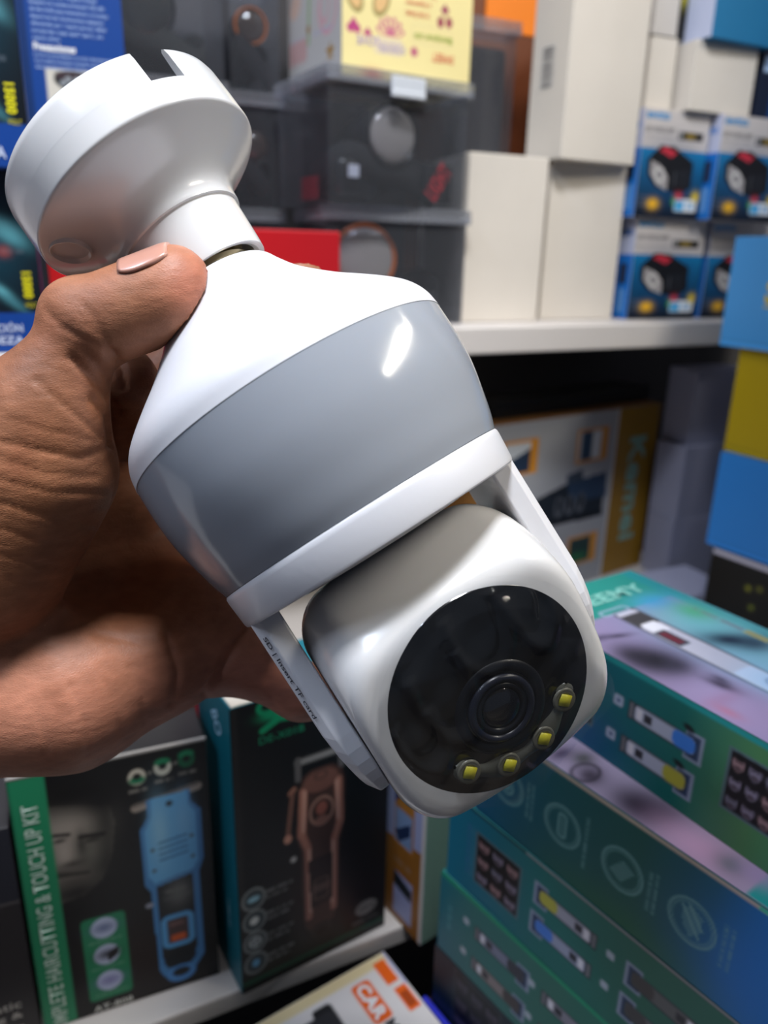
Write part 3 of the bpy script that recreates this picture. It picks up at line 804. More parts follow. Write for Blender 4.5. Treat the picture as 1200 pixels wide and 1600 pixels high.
o, s = carton('red_carton', 'bright red carton on the shelf behind the bulb and its lamp holder', 'box', (-.2769, .6521, 1.382), 23, .2502, .1, .0877, (196, 26, 34))
p = Pan(250, 87, (198, 24, 32), 1.5)
p.gradh([(0, (212, 30, 34)), (.3, (204, 24, 30)), (1, (176, 22, 32))])
p.rect(22, 46, 36, 62, (40, 36, 24)); p.blob(28, 52, 4, 5, (120, 90, 40)); p.rect(16, 40, 20, 64, (220, 120, 100), a=.5)
for k in range(6):
    p.rect(44 + k * 9, 40, 47 + k * 9, 87, (214, 110, 110), a=.35)
p.blob(186, 36, 16, 9, (196, 120, 30), .9); p.script(222, 240, 40, 2.4, (220, 90, 90), .6, seed=1)
panel(p, o, s, 'F', 'front_print'); flap(o, s, (182, 40, 48))

o, s = carton('instruction_carton', 'deep blue carton printed with rows of Spanish instructions', 'box', (-.3155, .68, 1.4700), 20, .10, .06, .24, (20, 70, 148))
p = Pan(100, 240, (16, 62, 134), 0.8); p.rect(0, 0, 27, 240, (14, 46, 96)); p.rect(27, 0, 28, 240, (14, 46, 98))
p.rect(38.5, 60, 100, 117, (206, 200, 186)); p.ell(62, 108, 18, 8, (30, 30, 34), ang=-6); p.ell(62, 111, 17, 4, (60, 46, 50), ang=-6)
for (x, y) in ((51, 107), (58, 105), (65, 106), (72, 107), (55, 110), (62, 110), (69, 111)):
    p.ell(x, y, 2.6, 2.2, (150, 156, 160), a=.8)
panel(p, o, s, 'F', 'front_print')
M = face_mat(s, 'F')
rows = ['Linterna con sensor de gesto manual', 'Equipado con cuentas de lampara T20 LED', 'de alto brillo para iluminacion, el cuerpo', 'dispone de dos iluminaciones elegantes',
        'Alimentado por 1 bateria de litio 18650', 'incorporada, carga rapida Type-C, una', 'carga facil y eficiente']
for k, t in enumerate(['Linterna frontal: gira y adapta al usuario,', 'Cuerpo con cuerpo de aluminio al desgaste', *rows]):
    ww = min(58, 1.42 * len(t)) * (0.62 if k == 8 else 1)
    text(t, o, M, 31.5 + ww / 2, 176.5 - 4.9 * k, ww, 3.4, (168, 190, 226), bold=.006)
text('Precauciones', o, M, 47, 131.5, 31, 5.6, (226, 226, 226), bold=.05)
for k, t in enumerate(['La luz es muy brillante, no mirar directamente', 'Si no utiliza la lampara durante mucho tiempo', 'desconectela, puede reducir su larga vida util']):
    text(t, o, M, 31.5 + 29.5, 125.5 - 4.4 * k, 59, 3.2, (168, 190, 226), bold=.006)

# box of sweets, upside down
o, s = carton('gift_carton', 'yellow and grey gift carton with hearts, printed upside down, on the clear box lid', 'box', (-.0508, .8392, 1.6155), 31.8, .1531, .12, .14, (222, 208, 150))
p = Pan(153, 140, (228, 212, 150), 0.9); MG = (176, 62, 116); RD = (206, 110, 76)
def heart(p, x, y, r, c):
    p.ell(x - r * .5, y - r * .2, r * .58, r * .58, c); p.ell(x + r * .5, y - r * .2, r * .58, r * .58, c)
    p.poly([(x - r, y - r * .05), (x + r, y - r * .05), (x, y + r * 1.15)], c)
heart(p, 12.5, 43, 7, MG); heart(p, 28, 40, 4, MG); heart(p, 118.5, 73, 4.4, (150, 60, 90))
p.ell(113.5, 61, 4, 5, (150, 50, 80)); p.ell(124, 62, 4, 5, (150, 50, 80)); p.line(118, 70, 114, 63, 1, (130, 60, 80)); p.line(118, 70, 123, 63, 1, (130, 60, 80))
for a in range(-80, 81, 32):
    p.ell(54 + 8 * math.sin(R(a)), 46 + 6 * math.cos(R(a)) - 3, 3, 7, (190, 96, 130), ang=-a, ring=1.3)
for (x, a) in ((13, 25), (43, -25)):
    p.ell(x, 68, 9, 14, (150, 134, 80), ang=a); p.ell(x, 69, 6.4, 10.5, (216, 176, 120), ang=a)
for a in range(0, 180, 36):
    p.line(82.5 - 4 * math.cos(R(a)), 30.5 - 4 * math.sin(R(a)), 82.5 + 4 * math.cos(R(a)), 30.5 + 4 * math.sin(R(a)), 1.6, MG)
p.rr(52, 31, 34, 15, (196, 180, 200), r=4, a=.35); p.blob(34, 4, 9, 4, (196, 70, 60), .9)
p.rr(104, 47, 48, 16, (214, 200, 150), r=3, ring=.8)
panel(p, o, s, 'F', 'front_print')
M = face_mat(s, 'F')
text('SWEET', o, M, 118, 29, 27, 8, (206, 96, 70), ang=180, bold=.02)
text('Bonjour.co', o, M, 105, 46, 46, 8, (140, 160, 50), ang=182, bold=.02)
text('LOVE', o, M, 28, 33, 24, 8, (160, 140, 190), ang=182); text('FOREVER', o, M, 56, 30, 30, 8, (178, 164, 190), ang=182)
text('in the Sweet', o, M, 85, 63, 28, 6, RD, ang=182); text('a happiness', o, M, 86, 73, 30, 6, RD, ang=182); text('beautiful', o, M, 88, 81, 36, 6, RD, ang=182)
p = Pan(120, 140, (172, 170, 168), 1.0)
for a in range(0, 5):
    t = R(90 + 72 * a); p.poly([(96, 24), (96 + 4 * math.cos(t - .6), 24 + 4 * math.sin(t - .6)), (96 + 10 * math.cos(t), 24 + 10 * math.sin(t)), (96 + 4 * math.cos(t + .6), 24 + 4 * math.sin(t + .6))], (150, 112, 40))
p.line(48, 40, 52, 100, 5, (130, 158, 110)); p.ell(48, 52, 4, 4, (140, 110, 50)); p.ell(90, 62, 18, 20, (196, 140, 150), ring=3); p.ell(84, 68, 9, 16, (196, 140, 150), ring=2); p.ell(18, 78, 14, 10, (196, 160, 140), a=.7, ang=30)
p.ell(8, 4, 4, 4, (190, 80, 80)); p.script(6, 44, 46, 2, (160, 160, 190), .6, seed=3); p.script(60, 100, 44, 3, (150, 150, 190), .6, seed=6)
for k in range(6):
    p.rect(4 + k * 7, 24 + (k % 2) * 2, 7.5 + k * 7, 46, (190, 100, 100), a=.8)
panel(p, o, s, 'L', 'side_print')
# ------------------------------------------------------------------ clear plastic boxes with headlamps inside
CLEAR = clear_mat('clear_plastic', (0.95, 0.96, 0.98), white=0.025, gloss=0.045)
CLEARLID = clear_mat('clear_lid', (0.93, 0.94, 0.97), white=0.12, gloss=0.06)
def clearbox(label, P, yaw, w, d, h, latch=True, roll=0, g='clear plastic boxes with headlamps'):
    hb = h - 0.010
    t = 0.0014
    bm = bmesh.new()
    bx(bm, 0, 0, 0, w, d, t, .0004, 1); bx(bm, 0, 0, 0, w, t, hb, .0004, 1); bx(bm, 0, d - t, 0, w, d, hb, .0004, 1)
    bx(bm, 0, t, 0, t, d - t, hb, .0004, 1); bx(bm, w - t, t, 0, w, d - t, hb, .0004, 1)
    o = link('clear_box', me_bm(bm), CLEAR)
    o.location = P; o.rotation_euler = (0, -R(roll), R(yaw)); tag(o, label, 'plastic box', g)
    e = .004
    bm = bmesh.new(); bx(bm, -e, -e, hb + .002, w + e, d + e, h, .0015, 2)
    bx(bm, -e, -e, hb - .004, w + e, -e + .0016, hb + .003, .0005, 1); bx(bm, -e, d + e - .0016, hb - .004, w + e, d + e, hb + .003, .0005, 1)
    bx(bm, -e, -e, hb - .004, -e + .0016, d + e, hb + .003, .0005, 1); bx(bm, w + e - .0016, -e, hb - .004, w + e, d + e, hb + .003, .0005, 1)
    link('lid', me_bm(bm), CLEARLID, o)
    if latch:
        bm = bmesh.new(); bx(bm, w * .40, -e - .004, hb - .012, w * .64, -e - .0005, hb + .006, .001, 2); bx(bm, w * .40, -e - .005, hb - .012, w * .64, -e - .0005, hb - .006, .001, 2)
        link('latch', me_bm(bm), mat('frosted_latch', (196, 200, 206), rough=.4), o)
    return o

def headlamp(label, P, yaw, w, d, h, lens_at, lens_r, bezel=(14, 14, 18), words=None, strapc=(16, 16, 20), lensc=(158, 152, 148)):
    """a strap folded round the box with its lamp facing the front; P = inside corner of its box"""
    e = bpy.data.objects.new('headlamp', None); COL.objects.link(e); e.location = P; e.rotation_euler = (0, 0, R(yaw))
    tag(e, label, 'headlamp', 'headlamps inside the clear boxes')
    # strap: a band running round the inside
    n = 64; v = []; f = []
    cx, cy, rx_, ry_ = w / 2, d / 2, w * .45, d * .40
    hh = h * .30
    for i in range(n):
        a = 2 * math.pi * i / n
        x = cx + rx_ * math.copysign(abs(math.cos(a)) ** .6, math.cos(a)); y = cy + ry_ * math.copysign(abs(math.sin(a)) ** .6, math.sin(a))
        wob = .004 * math.sin(3 * a + 1)
        z0 = .003 + .10 * h * (1 + math.sin(2 * a)) + wob
        ix, iy = cx + (x - cx) * .965, cy + (y - cy) * .965
        v += [(x, y, z0), (x, y, z0 + hh), (ix, iy, z0 + hh), (ix, iy, z0)]
    for i in range(n):
        j = (i + 1) % n
        for k in range(4):
            f.append((i * 4 + k, j * 4 + k, j * 4 + (k + 1) % 4, i * 4 + (k + 1) % 4))
    link('strap', fixn(me_py(v, f)), mat('black_elastic_%d' % strapc[0], strapc, rough=.9, bump=.3, bscale=900), e, True)
    lx, lz = lens_at
    yb, yf = d * .72, .012
    prof = [(0, .0), (0, lens_r * 1.05), (.012, lens_r * 1.22), (.030, lens_r * 1.22), (.040, lens_r * 1.05), (yb - yf - .004, lens_r * .95), (yb - yf, lens_r * .7), (yb - yf, 0)]
    v, f = lathe(prof, 40)
    M = Matrix.Translation((lx, yf, lz)) @ Matrix.Rotation(-math.pi / 2, 4, 'X')
    v = [tuple(M @ Vector(q)) for q in v]
    b = link('lamp_body', fixn(me_py(v, f)), mat('black_abs', (15, 16, 20), rough=.35), e, True)
    v, f = lathe([(-.001, lens_r * 1.04), (-.003, lens_r * 1.14), (.003, lens_r * 1.2), (.004, lens_r * 1.0)], 40, True)
    v = [tuple(M @ Vector(q)) for q in v]
    link('bezel', fixn(me_py(v, f)), mat('bezel_%d_%d_%d' % tuple(bezel), bezel, rough=.3), e, True)
    prof = [(-.0065 * math.cos(a) - .0005, lens_r * 1.02 * math.sin(a)) for a in np.linspace(.001, math.pi / 2, 10)]
    v, f = lathe(prof, 40); v = [tuple(M @ Vector(q)) for q in v]
    link('lens', fixn(me_py(v, f)), mat('lens_%d' % lensc[0], lensc, rough=.08, spec=.8, coat=.6), e, True)
    # battery box resting at the side
    me = box_me(w * .10, d * .12, .004, w * .42, d * .5, h * .42, .008, 3)
    link('battery_case', me, mat('black_abs', (15, 16, 20)), e, True)
    if words:
        o = link('strap_tab', box_me(w * .74, .006, h * .04, w * .97, .013, h * .40, .003, 2), mat('black_elastic_%d' % strapc[0], strapc), e, True)
        M2 = Matrix(((1, 0, 0, 0), (0, 0, -1, .0055), (0, 1, 0, 0), (0, 0, 0, 1)))
        text(words, o, M2, w * 850, h * 235, 36, 17, (196, 40, 52), ang=55, bold=.03)
        link('label_tag', box_me(w * .14, .004, h * .22, w * .22, .0048, h * .33, .0002, 1), mat('tag_white', (200, 205, 220)), e)
        link('label_tag', box_me(w * .0, .03, h * .03, w * .004, .07, h * .24, .0002, 1), mat('tag_red', (150, 30, 44)), e)
    return e

I = .004
def pair(bl, hlabel, P, yaw, w, d, h, la, lr, **k):
    latch = k.pop('latch', True)
    clearbox(bl, P, yaw, w, d, h, latch)
    u = (math.cos(R(yaw)), math.sin(R(yaw))); n = (-u[1], u[0])
    return headlamp(hlabel, (P[0] + (u[0] + n[0]) * I, P[1] + (u[1] + n[1]) * I, P[2] + .0025), yaw, w - 2 * I, d - 2 * I, h - .016, la, lr, **k)

pair('clear plastic box on the shelf, lower one right of the red carton', 'headlamp with an orange rimmed lens in the lower clear box',
     (-.0647, .8083, 1.382), 20.8, .154, .11, .1147, (.043, .062), .030, bezel=(190, 98, 36), latch=False)
pair('clear plastic box with a latch, under the yellow gift carton', 'black headlamp with a round glass lens and red lettering on its strap',
     (-.0593, .7869, 1.4969), 30.1, .1555, .12, .1183, (.073, .064), .025, words='LIGHT')
for k, z in enumerate((1.382, 1.4967, 1.6114)):
    pair(['clear plastic box of the left stack, lowest, behind the red carton', 'clear plastic box of the left stack, in the middle, behind the lamp holder',
          'clear plastic box topmost of the left stack, right of the blue instruction carton'][k],
         ['headlamp in the lowest clear box behind the red carton', 'headlamp in the clear box right behind the white lamp holder',
          'dark grey headlamp in the clear box above the lamp holder'][k],
         (-.293, .812, z), 23, .134, .10, .1145, (.058, .06), .026, lensc=(46, 48, 46), strapc=(34, 36, 34) if k == 2 else (16, 16, 20), latch=False)
    pair(['clear plastic box of the narrow rear stack, lowest one', 'clear plastic box of the narrow rear stack, middle, left of the latched box',
          'clear plastic box topmost of the narrow rear stack, left of the gift carton'][k],
         ['headlamp hidden low in the narrow rear stack of clear boxes', 'headlamp in the middle clear box left of the latched one',
          'headlamp with an amber rim left of the grey side of the gift carton'][k],
         (-.1695, .8995, z), 23, .052, .075, .1145, (.022, .062), .015, lensc=(70, 58, 50), bezel=(206, 110, 30) if k == 2 else (14, 14, 18), latch=False)
clearbox('frosted plastic box between the gift carton and the tall barcoded carton', (.070, .968, 1.5555), 24, .075, .03, .148, latch=False)
o = link('dark_pouch', box_me(.006, .005, .004, .068, .026, .120, .008, 3), mat('dark_pouch', (40, 38, 44), rough=.7, noise=.3, nscale=40), None)
o.location = (.070, .968, 1.558); o.rotation_euler = (0, 0, R(24)); tag(o, 'dark pouch inside the frosted plastic box', 'pouch')
o, s = carton('brown_carton', 'wide brown carton standing at the back behind the frosted plastic box', 'box', (.030, 1.030, 1.382), 24, .17, .03, .330, (104, 52, 22))
o, s = carton('brown_carton', 'small dark brown carton at the top left of the orange one', 'box', (.031, 1.0305, 1.7125), 24, .083, .028, .10, (112, 58, 28))
o, s = carton('orange_carton', 'bright orange carton at the top between brown and barcoded cartons', 'box', (.1085, 1.065, 1.7125), 24, .075, .028, .10, (240, 128, 16))
# ------------------------------------------------------------------ bulb camera, held in the hand
C0 = np.array([-0.0032, 0.0064, 0.24])            # centre of its collar ring in the camera's frame
AX = np.array([0.53471, 0.84498, -0.01]); AX /= np.linalg.norm(AX)
WX = np.array([0.845, -0.5347, 0.0]); WX -= AX * (WX @ AX); WX /= np.linalg.norm(WX)
YX = np.cross(AX, WX)                             # towards the eye
def frame(org, x, y, z):
    o = c2w(org); x, y, z = MW @ x, MW @ y, MW @ z
    return Matrix(((x[0], y[0], z[0], o[0]), (x[1], y[1], z[1], o[1]), (x[2], y[2], z[2], o[2]), (0, 0, 0, 1)))
if (np.cross(WX, YX) @ AX) < 0:
    YX = -YX
BF = frame(C0, WX, YX, AX)
PLA = mat('white_plastic', (212, 212, 217), rough=0.38, coat=0.25, bump=0.03, bscale=500, sss=.04)
PLG = mat('white_gloss_plastic', (212, 211, 211), rough=0.22, coat=0.4, sss=.04)

def lathe_part(name, prof, m, parent, n=128, closed=False):
    v, f = lathe(prof, n, closed)
    o = link(name, crisp(fixn(me_py(v, f))), m, parent)
    return o

bulb = bpy.data.objects.new('bulb_camera', None); COL.objects.link(bulb); bulb.matrix_world = BF
tag(bulb, 'white bulb shaped security camera with grey light band, held in the hand', 'camera')
def smoothcurve(pts, n=8):
    """Catmull-Rom through the profile points"""
    P = [np.array(p, float) for p in pts]; P = [2 * P[0] - P[1]] + P + [2 * P[-1] - P[-2]]
    out = []
    for i in range(1, len(P) - 2):
        for k in range(n):
            t = k / n
            a, b, c, d_ = P[i - 1], P[i], P[i + 1], P[i + 2]
            out.append(tuple(.5 * ((2 * b) + (c - a) * t + (2 * a - 5 * b + 4 * c - d_) * t * t + (3 * b - a - 3 * c + d_) * t ** 3)))
    out.append(tuple(P[-2]))
    return out
SHELL = smoothcurve([(-.0912, .0150), (-.0915, .0172), (-.0900, .0193), (-.0865, .0214), (-.081, .0252), (-.0755, .0304), (-.070, .0362), (-.065, .0422), (-.060, .0479), (-.0562, .0514), (-.052, .0535), (-.0472, .0543)], 5)
BAND = smoothcurve([(-.0474, .05415), (-.040, .0543), (-.0317, .0540), (-.025, .0531), (-.0188, .0518), (-.012, .0502), (-.0071, .0486)], 4)
RING = [(-.0069, .0470), (-.0069, .0486), (-.0064, .0489), (-.005, .04895), (.0028, .0483), (.0036, .0480), (.0040, .0474), (.0040, .030), (.0050, .028), (.0050, .0)]
lathe_part('shell', [(-.0912, .0)] + SHELL + [(-.0472, .052)], PLA, bulb)
GB = mat('grey_diffuser', (150, 155, 164), rough=0.13, coat=0.0, sss=.15)
lathe_part('light_band', [(-.0474, .050)] + BAND + [(-.0071, .046)], GB, bulb)
lathe_part('collar_ring', RING, PLA, bulb)
lathe_part('seam', [(-.0073, .0484), (-.0068, .0484), (-.0068, .046), (-.0073, .046)], mat('seam_dark', (50, 50, 54)), bulb, closed=True)
scr = []
for k in range(30):
    t = -.122 + k * .001
    scr.append((t, .0128 + .0008 * math.sin(k * 1.7)))
lathe_part('screw_cap', [(-.122, 0)] + scr + [(-.091, .0128)], mat('brass_thread', (206, 190, 150), rough=.25, metal=.9), bulb, 64)

# fork arms, turned a little about the axis
PAN = R(11)
FW_ = (math.sin(PAN), math.cos(PAN)); SD = (math.cos(PAN), -math.sin(PAN))     # forward and right, in (x, y)
def hx(s, f, t):
    return (SD[0] * s + FW_[0] * f, SD[1] * s + FW_[1] * f, t)
def arm(sgn):
    # outline in (forward, t), then thickness in s
    out = []
    T0, T1, HW = .0035, .0440, .0150
    for a in np.linspace(0, math.pi, 17):
        out.append((HW * math.cos(a), T1 + .0225 * math.sin(a) ** .9))
    pts = [(HW, T0)] + out + [(-HW, T0)]
    n = len(pts)
    rings = []
    for (s, k) in ((.0376, .95), (.0380, 1.0), (.0438, 1.0), (.0462, .86), (.0466, .82)):
        ring = []
        for (f_, t) in pts:
            # the arm leans in towards its tip
            q = max(0, (t - .030) / .036)
            ss = s - .0035 * q * q * (1 if s > .04 else .2)
            ff = f_ * k; tt = T0 + (t - T0) * (1 if t <= T0 + 1e-6 else (1 - (1 - k) * .4))
            ring.append(hx(sgn * ss, ff, tt))
        rings.append(ring)
    v = [p for r_ in rings for p in r_]; f = []
    for j in range(len(rings) - 1):
        for i in range(n):
            f.append((j * n + i, j * n + (i + 1) % n, (j + 1) * n + (i + 1) % n, (j + 1) * n + i))
    f.append(tuple(range(n))); f.append(tuple((len(rings) - 1) * n + i for i in range(n)))
    o = link('arm', fixn(me_py(v, f)), PLA, bulb)
    bv = o.modifiers.new('soft_edges', 'BEVEL'); bv.width = .0009; bv.segments = 3; bv.limit_method = 'ANGLE'; bv.angle_limit = R(25)
    return o
aL = arm(-1); aR = arm(1)
# card slot wording on the outer side of the left arm
yv = Vector(hx(.0024, .0021, 0)).normalized(); xv = Vector((0, 0, 1)); zv = xv.cross(yv)
og = Vector(hx(-.0450, .01395, 0))
Mt = Matrix(((xv[0], yv[0], zv[0], og[0]), (xv[1], yv[1], zv[1], og[1]), (xv[2], yv[2], zv[2], og[2]), (0, 0, 0, 1)))
text('SD | Insert TF card', aL, Mt, 22, 0, 27, 1.9, (52, 52, 60), off=.0003)

# head: a barrel between the arms with a flat face
HC = np.array([0, 0, .0452])
TIL = R(22)
hn = np.array(hx(0, math.cos(TIL), math.sin(TIL))); hs = np.array(hx(1, 0, 0)); hd = np.cross(hs, hn)
hd = np.array(hx(0, -math.sin(TIL), math.cos(TIL)))          # down across the face
if np.cross(hs, -hd) @ hn < 0: pass
RB, HWD, PD = .0412, .0370, .0268
def head_f(q):
    s, f_ = q @ hs, q @ hn
    a = np.abs(s)
    dd = q @ hd
    r_ = np.hypot(f_, dd)
    # a barrel between the arms with round shoulders, cut flat at the face
    def smax(x, y, k):
        h_ = np.clip(.5 + .5 * (x - y) / k, 0, 1)
        return y * (1 - h_) + x * h_ + k * h_ * (1 - h_)
    rr = RB - .0045 * (a / HWD) ** 2
    sr = .0125
    qx, qy = a - (HWD - sr), r_ - (rr - sr)
    d1 = np.hypot(np.maximum(qx, 0), np.maximum(qy, 0)) + np.minimum(np.maximum(qx, qy), 0) - sr
    return smax(d1, f_ - PD, .003)
NT, NP = 120, 90
dirs = []
for j in range(NP + 1):
    th = math.pi * j / NP
    for i in range(NT):
        ph = 2 * math.pi * i / NT
        dirs.append(math.cos(th) * hn + math.sin(th) * (math.cos(ph) * hs + math.sin(ph) * hd))
dirs = np.array(dirs)
lo, hi = np.zeros(len(dirs)), np.full(len(dirs), .08)
for _ in range(40):
    mid = (lo + hi) / 2; ins = head_f(dirs * mid[:, None]) < 0
    lo = np.where(ins, mid, lo); hi = np.where(ins, hi, mid)
v = dirs * lo[:, None] + HC
f = []
for j in range(NP):
    for i in range(NT):
        f.append((j * NT + i, j * NT + (i + 1) % NT, (j + 1) * NT + (i + 1) % NT, (j + 1) * NT + i))
head = link('camera_head', fixn(me_py(v, f)), PLG, bulb, True)
pf = float(head_f(hn[None] * 0.0 + hn[None] * PD)[0])
FPL = PD - .0006                                            # where the face glass sits
HFm = Matrix(((hs[0], -hd[0], hn[0], 0), (hs[1], -hd[1], hn[1], 0), (hs[2], -hd[2], hn[2], 0), (0, 0, 0, 1)))
HFm.translation = Vector(HC + hn * FPL)
def on_face(name, prof, m, x=0, y=0, n=64, parent=head, closed=False):
    v, f = lathe(prof, n, closed)
    M = HFm @ Matrix.Translation((x, y, 0))
    v = [tuple(M @ Vector((q[0], q[1], q[2]))) for q in v]
    return link(name, fixn(me_py(v, f)), m, parent, True)
GLASS = mat('black_face_glass', (6, 7, 10), rough=.05, spec=.6, coat=.6, bump=.02, bscale=60)
RD_ = .0312
gp = [(-.004, RD_), (.0006, RD_)] + [(.0006 + .0013 * (1 - (r_ / RD_) ** 2), r_) for r_ in np.linspace(RD_ * .995, 0.0, 14)]
on_face('face_glass', gp, GLASS, n=96)
LY = -.0052
on_face('lens_surround', [(.0014, .0145), (.0023, .0140), (.0024, .0112), (.0018, .0108)], mat('lens_surround', (15, 17, 24), rough=.35), 0, LY)
on_face('lens_bezel', [(.0016, .0104), (.0030, .0102), (.0034, .0092), (.0030, .0083), (.0016, .0080)], mat('lens_bezel', (30, 33, 46), rough=.3), 0, LY)
on_face('lens_bezel', [(.0016, .0078), (.0028, .0077), (.0026, .0064), (.0016, .0060)], mat('lens_inner', (20, 22, 30), rough=.3), 0, LY)
on_face('lens_glass', [(.0018 + .0016 * math.cos(a), .0062 * math.sin(a)) for a in np.linspace(math.pi / 2, 0.0, 10)], mat('lens_dark_glass', (8, 10, 18), rough=.02, spec=.9, coat=1), 0, LY)
# light strip curving below the lens, four small lights in it
v = []; f = []
A0, A1, NN = R(-56), R(60), 60
RL = .0238
for k in range(NN + 1):
    a = A0 + (A1 - A0) * k / NN
    ww = .0031 + .0009 * math.cos(4 * math.pi * (k / NN) * 1.5)
    if k < 5 or k > NN - 5: ww *= math.sqrt(max(0.02, 1 - (1 - min(k, NN - k) / 5) ** 2))
    for (rr, zz) in ((RL - ww, .0012), (RL - ww * .6, .0019), (RL + ww * .6, .0016), (RL + ww, .0008)):
        p_ = HFm @ Vector((rr * math.sin(a), -rr * math.cos(a), zz)); v.append(tuple(p_))
for k in range(NN):
    for j in range(3):
        f.append((k * 4 + j, k * 4 + j + 1, k * 4 + 5 + j, k * 4 + 4 + j))
link('light_strip', fixn(me_py(v, f)), mat('light_strip', (96, 96, 88), rough=.25, spec=.5), head, True)
for a in (-45, -14, 17, 48):
    x_, y_ = RL * math.sin(R(a)), -RL * math.cos(R(a))
    on_face('led_reflector', [(.0016, .0037), (.0024, .0035), (.0021, .0030), (.0024, .0026), (.0021, .0022), (.0022, .0)], mat('led_reflector', (112, 110, 98), rough=.3), x_, y_, 24)
    on_face('led_chip', [(.0020, .0025), (.0028, .0024), (.0030, .0)], mat('led_phosphor', (206, 196, 50), rough=.4), x_, y_, 4)

# protective film over the face, its wrinkled tab standing off at the side
FILM = clear_mat('protective_film', (0.985, 0.99, 0.995), white=.010, gloss=.06, rough=.06)
rng = np.random.RandomState(3)
nu, nv = 46, 70
v = []; f = []
def film_h(x, y):
    h_ = .00030 * math.sin(x * 420 + y * 160) + .00025 * math.sin(y * 530 - x * 210 + 1)
    # loose folds running down from the upper edge
    for (cx_, cy_, rx_, ry_, w_, hgt) in FOLDS:
        d_ = abs(math.hypot((x - cx_) / rx_, (y - cy_) / ry_) - 1) * min(rx_, ry_)
        if y < cy_ + .5 * ry_:
            h_ += hgt * math.exp(-(d_ / w_) ** 2)
    return h_
FOLDS = [(.004, .022, .0085, .0145, .0013, .0013), (.020, .018, .0060, .0130, .0014, .0013), (-.0125, .012, .0080, .0170, .0015, .0014), (-.024, .004, .006, .012, .0013, .0012)]
nu, nv = 64, 150
for j in range(nv + 1):
    for i in range(nu + 1):
        rr = i / nu; ph = 2 * math.pi * j / nv
        rad = .0345
        da = math.atan2(math.sin(ph - R(-40)), math.cos(ph - R(-40)))
        rad += .0085 * math.exp(-(da / .26) ** 2)
        da = math.atan2(math.sin(ph - R(-100)), math.cos(ph - R(-100)))
        rad += .0030 * math.exp(-(da / .3) ** 2)
        x_, y_ = rr * rad * math.cos(ph), rr * rad * math.sin(ph)
        base = .0040 - max(0, rr * rad - .026) * .22
        v.append(tuple(HFm @ Vector((x_, y_, base + film_h(x_, y_) * (.3 + .7 * rr)))))
for j in range(nv):
    for i in range(nu):
        f.append((j * (nu + 1) + i, j * (nu + 1) + i + 1, (j + 1) * (nu + 1) + i + 1, (j + 1) * (nu + 1) + i))
fo = link('protective_film', fixn(me_py(v, f)), FILM, bulb, True)

# ------------------------------------------------------------------ lamp holder screwed on the bulb
hold = bpy.data.objects.new('lamp_holder', None); COL.objects.link(hold)
HT, HTILT = -.092, R(4.2)
hold.matrix_world = BF @ Matrix.Translation((0, 0, HT)) @ Matrix.Rotation(HTILT, 4, 'Y') @ Matrix.Translation((0, 0, -HT))
tag(hold, 'white flared lamp holder with a notched rim, screwed onto the bulb camera', 'lamp holder')
HO = smoothcurve([(-.0932, .0172), (-.0930, .0186), (-.0938, .0190), (-.100, .0196), (-.1088, .0203)], 4)
HO += [(-.1094, .0204), (-.1096, .0212), (-.1102, .0214)]
HO += smoothcurve([(-.1106, .0214), (-.1128, .0218), (-.1155, .0231), (-.1183, .0258), (-.1208, .0295), (-.1230, .0331), (-.1249, .0362), (-.1262, .0380)], 5)
v, f = lathe(HO + [(-.1266, .0384), (-.1271, .0385), (-.1276, .0385), (-.1310, .0385), (-.1342, .0385)] + [(-.1342, .0360), (-.1320, .0355)], 128)
link('flare', crisp(fixn(me_py(v, f)), 40), PLG, hold)
lathe_part('socket_sleeve', [(-.0932, .0172), (-.0940, .0160), (-.125, .0160)], PLG, hold, 64)
# rim wall with its notch
NS = 180; n0 = 53.0; hw = 8.5
v = []; f = []; ks = []
seg = [(-.1342, .0385), (-.1420, .0383), (-.1440, .0379), (-.1446, .0373), (-.1440, .0366), (-.1342, .0360)]
angs = [n0 + hw + (360 - 2 * hw) * i / NS for i in range(NS + 1)]
for a in angs:
    for (t, r_) in seg:
        v.append((r_ * math.cos(R(a)), r_ * math.sin(R(a)), t))
m_ = len(seg)
for i in range(NS):
    for j in range(m_ - 1):
        f.append((i * m_ + j, i * m_ + j + 1, (i + 1) * m_ + j + 1, (i + 1) * m_ + j))
f.append(tuple(range(m_))); f.append(tuple(NS * m_ + k for k in range(m_)))
link('rim', crisp(fixn(me_py(v, f)), 50), PLG, hold)
# screw recess bosses on the flare
for a in (158,):
    v, f = lathe([(-.0022, .0), (-.0022, .0046), (.0002, .0056), (.0002, .0060), (-.004, .0062)], 32)
    ca, sa = math.cos(R(a)), math.sin(R(a))
    nrm = Vector((ca * .55, sa * .55, .83)).normalized()
    M = Matrix.Translation((.0318 * ca, .0318 * sa, -.1212)) @ nrm.to_track_quat('Z', 'Y').to_matrix().to_4x4()
    v = [tuple(M @ Vector(q)) for q in v]
    link('screw_recess', fixn(me_py(v, f)), PLG, hold, True)
